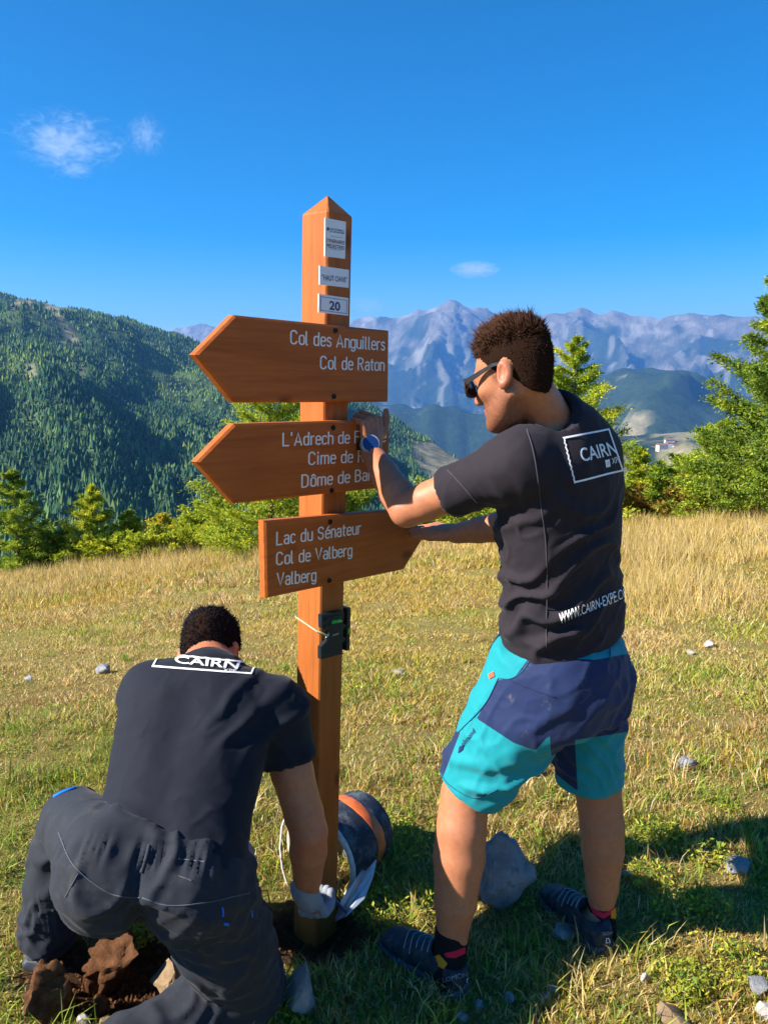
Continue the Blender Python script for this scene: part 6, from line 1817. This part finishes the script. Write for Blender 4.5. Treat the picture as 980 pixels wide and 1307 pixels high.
# ================================================================ stones, clods
t = NT('grey_stone'); v = t.coord()
c = t.ramp(t.noise(v, 9, 8, 0.7), [(0.3, (0.20, 0.20, 0.215)), (0.55, (0.40, 0.40, 0.41)), (0.8, (0.62, 0.61, 0.60))])
c = t.mix(t.ramp(t.noise(v, 45, 5, 0.7), [(0.55, (0, 0, 0)), (0.7, (0.5, 0.5, 0.5))]), c, (0.09, 0.09, 0.07))
t.bump(t.noise(v, 28, 10, 0.8), 1.0, 0.02)
M_STONE = t.set(c, 0.9, 0.2)
t = NT('pale_stone'); v = t.coord()
t.bump(t.noise(v, 50, 7, 0.7), 0.6, 0.008)
M_PALE = t.set(t.ramp(t.noise(v, 14, 7, 0.7), [(0.3, (0.26, 0.24, 0.21)), (0.7, (0.55, 0.52, 0.47))]), 0.9, 0.2)
t = NT('brown_clod'); v = t.coord()
t.bump(t.noise(v, 55, 8, 0.8), 1.0, 0.02)
M_CLOD = t.set(t.ramp(t.noise(v, 30, 8, 0.75), [(0.3, (0.06, 0.025, 0.012)), (0.55, (0.20, 0.090, 0.042)), (0.8, (0.33, 0.18, 0.10))]), 0.95, 0.1)
t = NT('tan_stone'); v = t.coord()
t.bump(t.noise(v, 45, 8, 0.8), 0.8, 0.01)
M_TAN = t.set(t.ramp(t.noise(v, 18, 7, 0.7), [(0.3, (0.16, 0.10, 0.055)), (0.6, (0.34, 0.24, 0.14)), (0.8, (0.42, 0.35, 0.27))]), 0.95, 0.15)

def rock_mesh(seed, size, mat, rough=0.10, cuts=3, pts=16):
    g = np.random.default_rng(seed)
    bm = bmesh.new()
    P = g.normal(0, 1, (pts, 3)); P /= np.linalg.norm(P, axis=1)[:, None]; P *= g.uniform(0.8, 1.1, (pts, 1))
    for p in P: bm.verts.new(p)
    bmesh.ops.convex_hull(bm, input=bm.verts)
    bmesh.ops.triangulate(bm, faces=bm.faces)
    for v_ in [v_ for v_ in bm.verts if not v_.link_faces]: bm.verts.remove(v_)
    bmesh.ops.subdivide_edges(bm, edges=bm.edges, cuts=cuts, use_grid_fill=True)
    bmesh.ops.smooth_vert(bm, verts=bm.verts, factor=0.35, use_axis_x=True, use_axis_y=True, use_axis_z=True)
    V = np.array([v_.co[:] for v_ in bm.verts])
    d = rough * fbm(V[:, 0] * 2.2 + seed, V[:, 1] * 2.2, V[:, 2] * 2.2, seed=seed, oct=4) + rough * 0.5 * np.abs(vnoise(V[:, 0] * 5, V[:, 1] * 5 + seed, V[:, 2] * 5))
    d = d + rough * 0.30 * fbm(V[:, 0] * 7 + seed, V[:, 1] * 7, V[:, 2] * 7, seed=seed + 4, oct=3)
    V = V * (1 + d)[:, None] * np.array(size)
    for v_, c_ in zip(bm.verts, V): v_.co = c_
    for f in bm.faces: f.smooth = True
    for e in bm.edges:
        if len(e.link_faces) == 2: e.smooth = e.calc_face_angle(0) < 0.5
    me = bpy.data.meshes.new('rock'); bm.to_mesh(me); bm.free(); me.materials.append(mat)
    return me, V[:, 2].min()
def rock(name, label, px, py, wpx, hpx, seed, mat, group, cat='stone', sink=0.2, depth=None, rough=0.10, cuts=3, rotz=0.0, z=None):
    """px,py: foot of the stone in the photo; wpx,hpx: its size there"""
    q = GP(px, py, 0.0)
    for _ in range(12):
        q = GP(px, py, float(gz(q[0], q[1])) if z is None else z)
    D = (q - CAM) @ _FW
    w_, h_ = wpx / FPX * D, hpx / FPX * D
    me, zm = rock_mesh(seed, (w_ / 2, (depth or w_ * 0.8) / 2, h_ * (1 + sink) / 2), mat, rough, cuts)
    o = link(name, me)
    o.location = (q[0], q[1] + (depth or w_ * 0.8) / 4, q[2] + h_ * (1 - sink) / 2)
    o.rotation_euler = (0, 0, rotz)
    return tag(o, label, cat, group)
G_ = 'stones lying in the turf'
rock('stone', 'large angular blue-grey stone behind the front leg of the standing man', 642, 1170, 86, 104, 3, M_STONE, None, sink=0.12, cuts=7, rough=0.19, depth=0.17)
rock('stone', 'small flat stone against the back shoe of the standing man', 724, 1200, 36, 20, 5, M_STONE, G_)
rock('stone', 'white pebble in the sun right of the shadow', 823, 1258, 14, 17, 6, M_PALE, G_, cuts=2)
rock('stone', 'tan stone at the bottom edge, right of the shadow', 875, 1318, 66, 30, 7, M_TAN, G_)
rock('stone', 'pale grey stone half sunk beside the shadow at the right edge', 945, 1116, 54, 18, 8, M_STONE, G_, depth=0.09)
rock('stone', 'flat grey slab in the turf right of the standing man', 880, 984, 54, 16, 9, M_STONE, G_, depth=0.10)
rock('stone', 'brown-grey stone on the left meadow, larger of two', 130, 860, 22, 12, 10, M_STONE, G_)
rock('stone', 'dark little stone on the left meadow, smaller of two', 37, 870, 13, 8, 11, M_STONE, G_, cuts=2)
rock('stone', 'white stone far out on the right meadow, upper of two', 905, 827, 15, 10, 12, M_PALE, G_, cuts=2)
rock('stone', 'white stone far out on the right meadow, lower of two', 881, 836, 13, 7, 13, M_PALE, G_, cuts=2)
rock('stone', 'twin pebble in the shadow below the standing man, right one', 707, 1271, 17, 12, 14, M_STONE, G_, cuts=2)
rock('stone', 'twin pebble in the shadow below the standing man, left one', 697, 1278, 14, 10, 15, M_STONE, G_, cuts=2)
rock('stone', 'lone pebble in the shadow between the shoes', 650, 1282, 17, 14, 16, M_STONE, G_, cuts=2)
rock('stone', 'grey stone touching the front shoe heel of the standing man', 612, 1288, 15, 11, 17, M_STONE, G_, cuts=2)
rock('stone', 'grey stone at the bottom edge below the front shoe', 588, 1306, 20, 14, 18, M_STONE, G_, cuts=2)
rock('stone', 'tall shaded grey stone between the kneeling man and the post', 384, 1302, 50, 74, 19, M_STONE, None, sink=0.15, depth=0.10, cuts=6, rough=0.16)
rock('stone', 'mossy upright pale stone in the turf between the legs', 682, 992, 16, 26, 20, M_PALE, G_, cuts=2, rough=0.2)
rock('stone', 'pale stones cluster piece at the lower right edge', 968, 1272, 34, 24, 21, M_STONE, G_)
rock('stone', 'pale stone cut by the lower right corner', 978, 1302, 26, 22, 22, M_PALE, G_)
rock('stone', 'flat stone in the meadow left of the turquoise shorts', 508, 862, 16, 7, 23, M_PALE, G_, cuts=2)
rock('stone', 'small grey stone near the sock of the leg behind', 800, 1118, 18, 8, 24, M_STONE, G_, cuts=2)
GC = 'stones and clods dug out around the hole'
rock('soil_clod', 'big brown clod at the lower left by the hole', 56, 1306, 70, 76, 30, M_CLOD, GC, 'clod', rough=0.22, cuts=7)
rock('soil_clod', 'crumbly brown clod in the middle of the dug hole', 142, 1272, 78, 78, 31, M_CLOD, GC, 'clod', rough=0.40, cuts=7, sink=0.05)
rock('soil_clod', 'small reddish clod in front of the crumbly one', 116, 1262, 26, 26, 32, M_CLOD, GC, 'clod', rough=0.2)
rock('stone', 'grey-brown angular stone against the knee of the kneeling man', 212, 1284, 70, 50, 33, M_TAN, GC, rough=0.10, cuts=6)
rock('stone', 'pointed brown stone at the bottom of the hole', 128, 1302, 26, 34, 34, M_CLOD, GC)
rock('stone', 'small pale stone at the bottom edge left of the knee', 106, 1312, 22, 16, 35, M_PALE, GC, cuts=2)
rock('stone', 'grey pebble at the bottom edge beside the pale one', 136, 1314, 24, 14, 36, M_TAN, GC, cuts=2)
rock('stone', 'round grey pebble under the lower leg of the kneeling man', 172, 1306, 22, 16, 37, M_STONE, GC, cuts=2)
rock('stone', 'flat grey stone at the shoe of the kneeling man', 62, 1222, 30, 16, 38, M_STONE, GC, cuts=2)
# loose crumbs of soil
gc = np.random.default_rng(55); nC = 700
cx = gc.normal(-0.66, 0.16, nC); cy_ = gc.normal(1.90, 0.085, nC)
k = gc.random(nC) < 0.2; cx[k] = gc.normal(-0.22, 0.10, k.sum()); cy_[k] = gc.normal(2.06, 0.07, k.sum())
sz = gc.uniform(0.003, 0.011, nC)
oc = np.array([(1, 0, 0), (-1, 0, 0), (0, 1, 0), (0, -1, 0), (0, 0, 1), (0, 0, -1)], float)
of = np.array([(0, 2, 4), (2, 1, 4), (1, 3, 4), (3, 0, 4), (2, 0, 5), (1, 2, 5), (3, 1, 5), (0, 3, 5)])
Vc = oc[None] * sz[:, None, None] * gc.uniform(0.6, 1.4, (nC, 6, 1)) + np.stack([cx, cy_, gz(cx, cy_) + sz * 0.4], -1)[:, None, :]
Fc = (of[None] + (np.arange(nC) * 6)[:, None, None]).reshape(-1, 3)
cr = kind(link('soil_crumbs', mesh_np(Vc.reshape(-1, 3), Fc, M_CLOD, False)), 'stuff')
tag(cr, 'loose brown soil crumbs scattered around the hole', 'soil')

# ================================================================ village far below
M_WALLW = simple('pale_render', (0.62, 0.58, 0.52), 0.8, 0.1, 0.3); M_ROOF = simple('brown_roof', (0.22, 0.12, 0.08), 0.8, 0.2, 0.5); M_WIN = simple('far_window', (0.03, 0.035, 0.05), 0.3, 0.1)
_vp = PR(Vv)
hs = [(838, 578), (846, 573), (853, 571), (860, 574), (867, 577), (874, 580), (849, 580), (842, 585), (881, 576), (866, 587), (888, 583), (833, 590), (857, 565)]
pos = ['uppermost left', 'upper', 'highest', 'middle', 'right of the middle', 'lower right', 'central lower', 'lower left', 'right', 'lowest', 'rightmost', 'leftmost', 'topmost back']
for i, (px, py) in enumerate(hs):
    j = int(np.argmin((_vp[:, 0] - px) ** 2 + (_vp[:, 1] - py) ** 2)); q = Vv[j]
    g_ = np.random.default_rng(900 + i)
    w_, d_, h_ = g_.uniform(16, 30), g_.uniform(11, 16), g_.uniform(9, 16)
    o = empty('house', q, 'tiny pale house of the far village, %s of its cluster' % pos[i], 'house', 'houses of the far village')
    o.rotation_euler = (0, 0, g_.uniform(-0.4, 0.4))
    link('wall', MB().box((-w_ / 2, -d_ / 2, -6), (w_ / 2, d_ / 2, h_)).mesh(M_WALLW), o)
    V = [(-w_ / 2 - 1, -d_ / 2 - 1, h_), (w_ / 2 + 1, -d_ / 2 - 1, h_), (w_ / 2 + 1, d_ / 2 + 1, h_), (-w_ / 2 - 1, d_ / 2 + 1, h_), (-w_ / 2 - 1, 0, h_ + 4.5), (w_ / 2 + 1, 0, h_ + 4.5)]
    link('roof', MB().add(V, [(0, 1, 5, 4), (2, 3, 4, 5), (0, 4, 3), (1, 2, 5), (3, 2, 1, 0)]).mesh(M_ROOF), o)

# ================================================================ clouds, above and beyond the haze
def cloud(label, px, py, wpx, hpx, dist, seed, dens, thresh=0.50):
    d = ray(px, py); d = d / np.linalg.norm(d); c = CAM + d * dist
    w_, h_ = wpx / FPX * dist / 2, hpx / FPX * dist / 2
    t = NT('cloud_vapour'); t.n.remove(t.b)
    v = t.coord((1, 1, 1), 'Object')
    n_ = t.noise(v, 3.4, 8, 0.68, 1.1)
    n_.node.inputs['Vector'].links[0].from_node.inputs['Location'].default_value = (seed * 3.1, seed * 1.3, seed)
    tc = t.new('ShaderNodeTexCoord'); ln = t.new('ShaderNodeVectorMath', operation='LENGTH'); t.l.new(tc.outputs['Object'], ln.inputs[0])
    fall = t.math('SUBTRACT', 1.0, ln.outputs['Value'])
    f = t.math('MULTIPLY', t.math('MAXIMUM', t.math('SUBTRACT', t.math('ADD', n_, t.math('MULTIPLY', fall, 0.28)), thresh), 0.0), dens)
    pv = t.new('ShaderNodeVolumePrincipled'); pv.inputs['Color'].default_value = (1, 1, 1, 1); pv.inputs['Anisotropy'].default_value = 0.3
    t.l.new(f, pv.inputs['Density']); t.l.new(pv.outputs[0], t.o.inputs['Volume'])
    bm = bmesh.new(); bmesh.ops.create_icosphere(bm, subdivisions=3, radius=1.0)
    me = bpy.data.meshes.new('cloud'); bm.to_mesh(me); bm.free(); me.materials.append(t.m)
    o = link('cloud', me); o.location = c; o.scale = (w_, w_ * 0.7, h_)
    return tag(o, label, 'cloud', 'small clouds in the sky')
cloud('wispy white cloud, largest of the small ones on the upper left', 88, 183, 150, 78, 16000, 1, 0.0050, 0.62)
cloud('thin slanting wisp right of the largest cloud', 186, 172, 52, 52, 16000, 2, 0.005, 0.58)
cloud('tiny scrap of cloud under the largest one', 97, 216, 44, 24, 16000, 3, 0.006, 0.56)
cloud('small low cloud over the mountain peak', 606, 344, 64, 22, 22000, 4, 0.006, 0.50)
cloud('faint cloud over the ridge right of the post', 470, 390, 56, 28, 24000, 5, 0.003, 0.56)

# ================================================================ haze
t = NT('haze_air')
t.n.remove(t.b)
pv = t.new('ShaderNodeVolumePrincipled')
pv.inputs['Color'].default_value = (0.15, 0.43, 1.0, 1)
pv.inputs['Density'].default_value = 7.2e-5
pv.inputs['Anisotropy'].default_value = 0.2
t.l.new(pv.outputs[0], t.o.inputs['Volume'])
hb = MB().box((-14500, -2500, -900), (14500, 15500, 1080))
hz = kind(link('haze', hb.mesh(t.m)), 'stuff')
tag(hz, 'thin blue haze hanging over the valley and far mountains', 'haze')
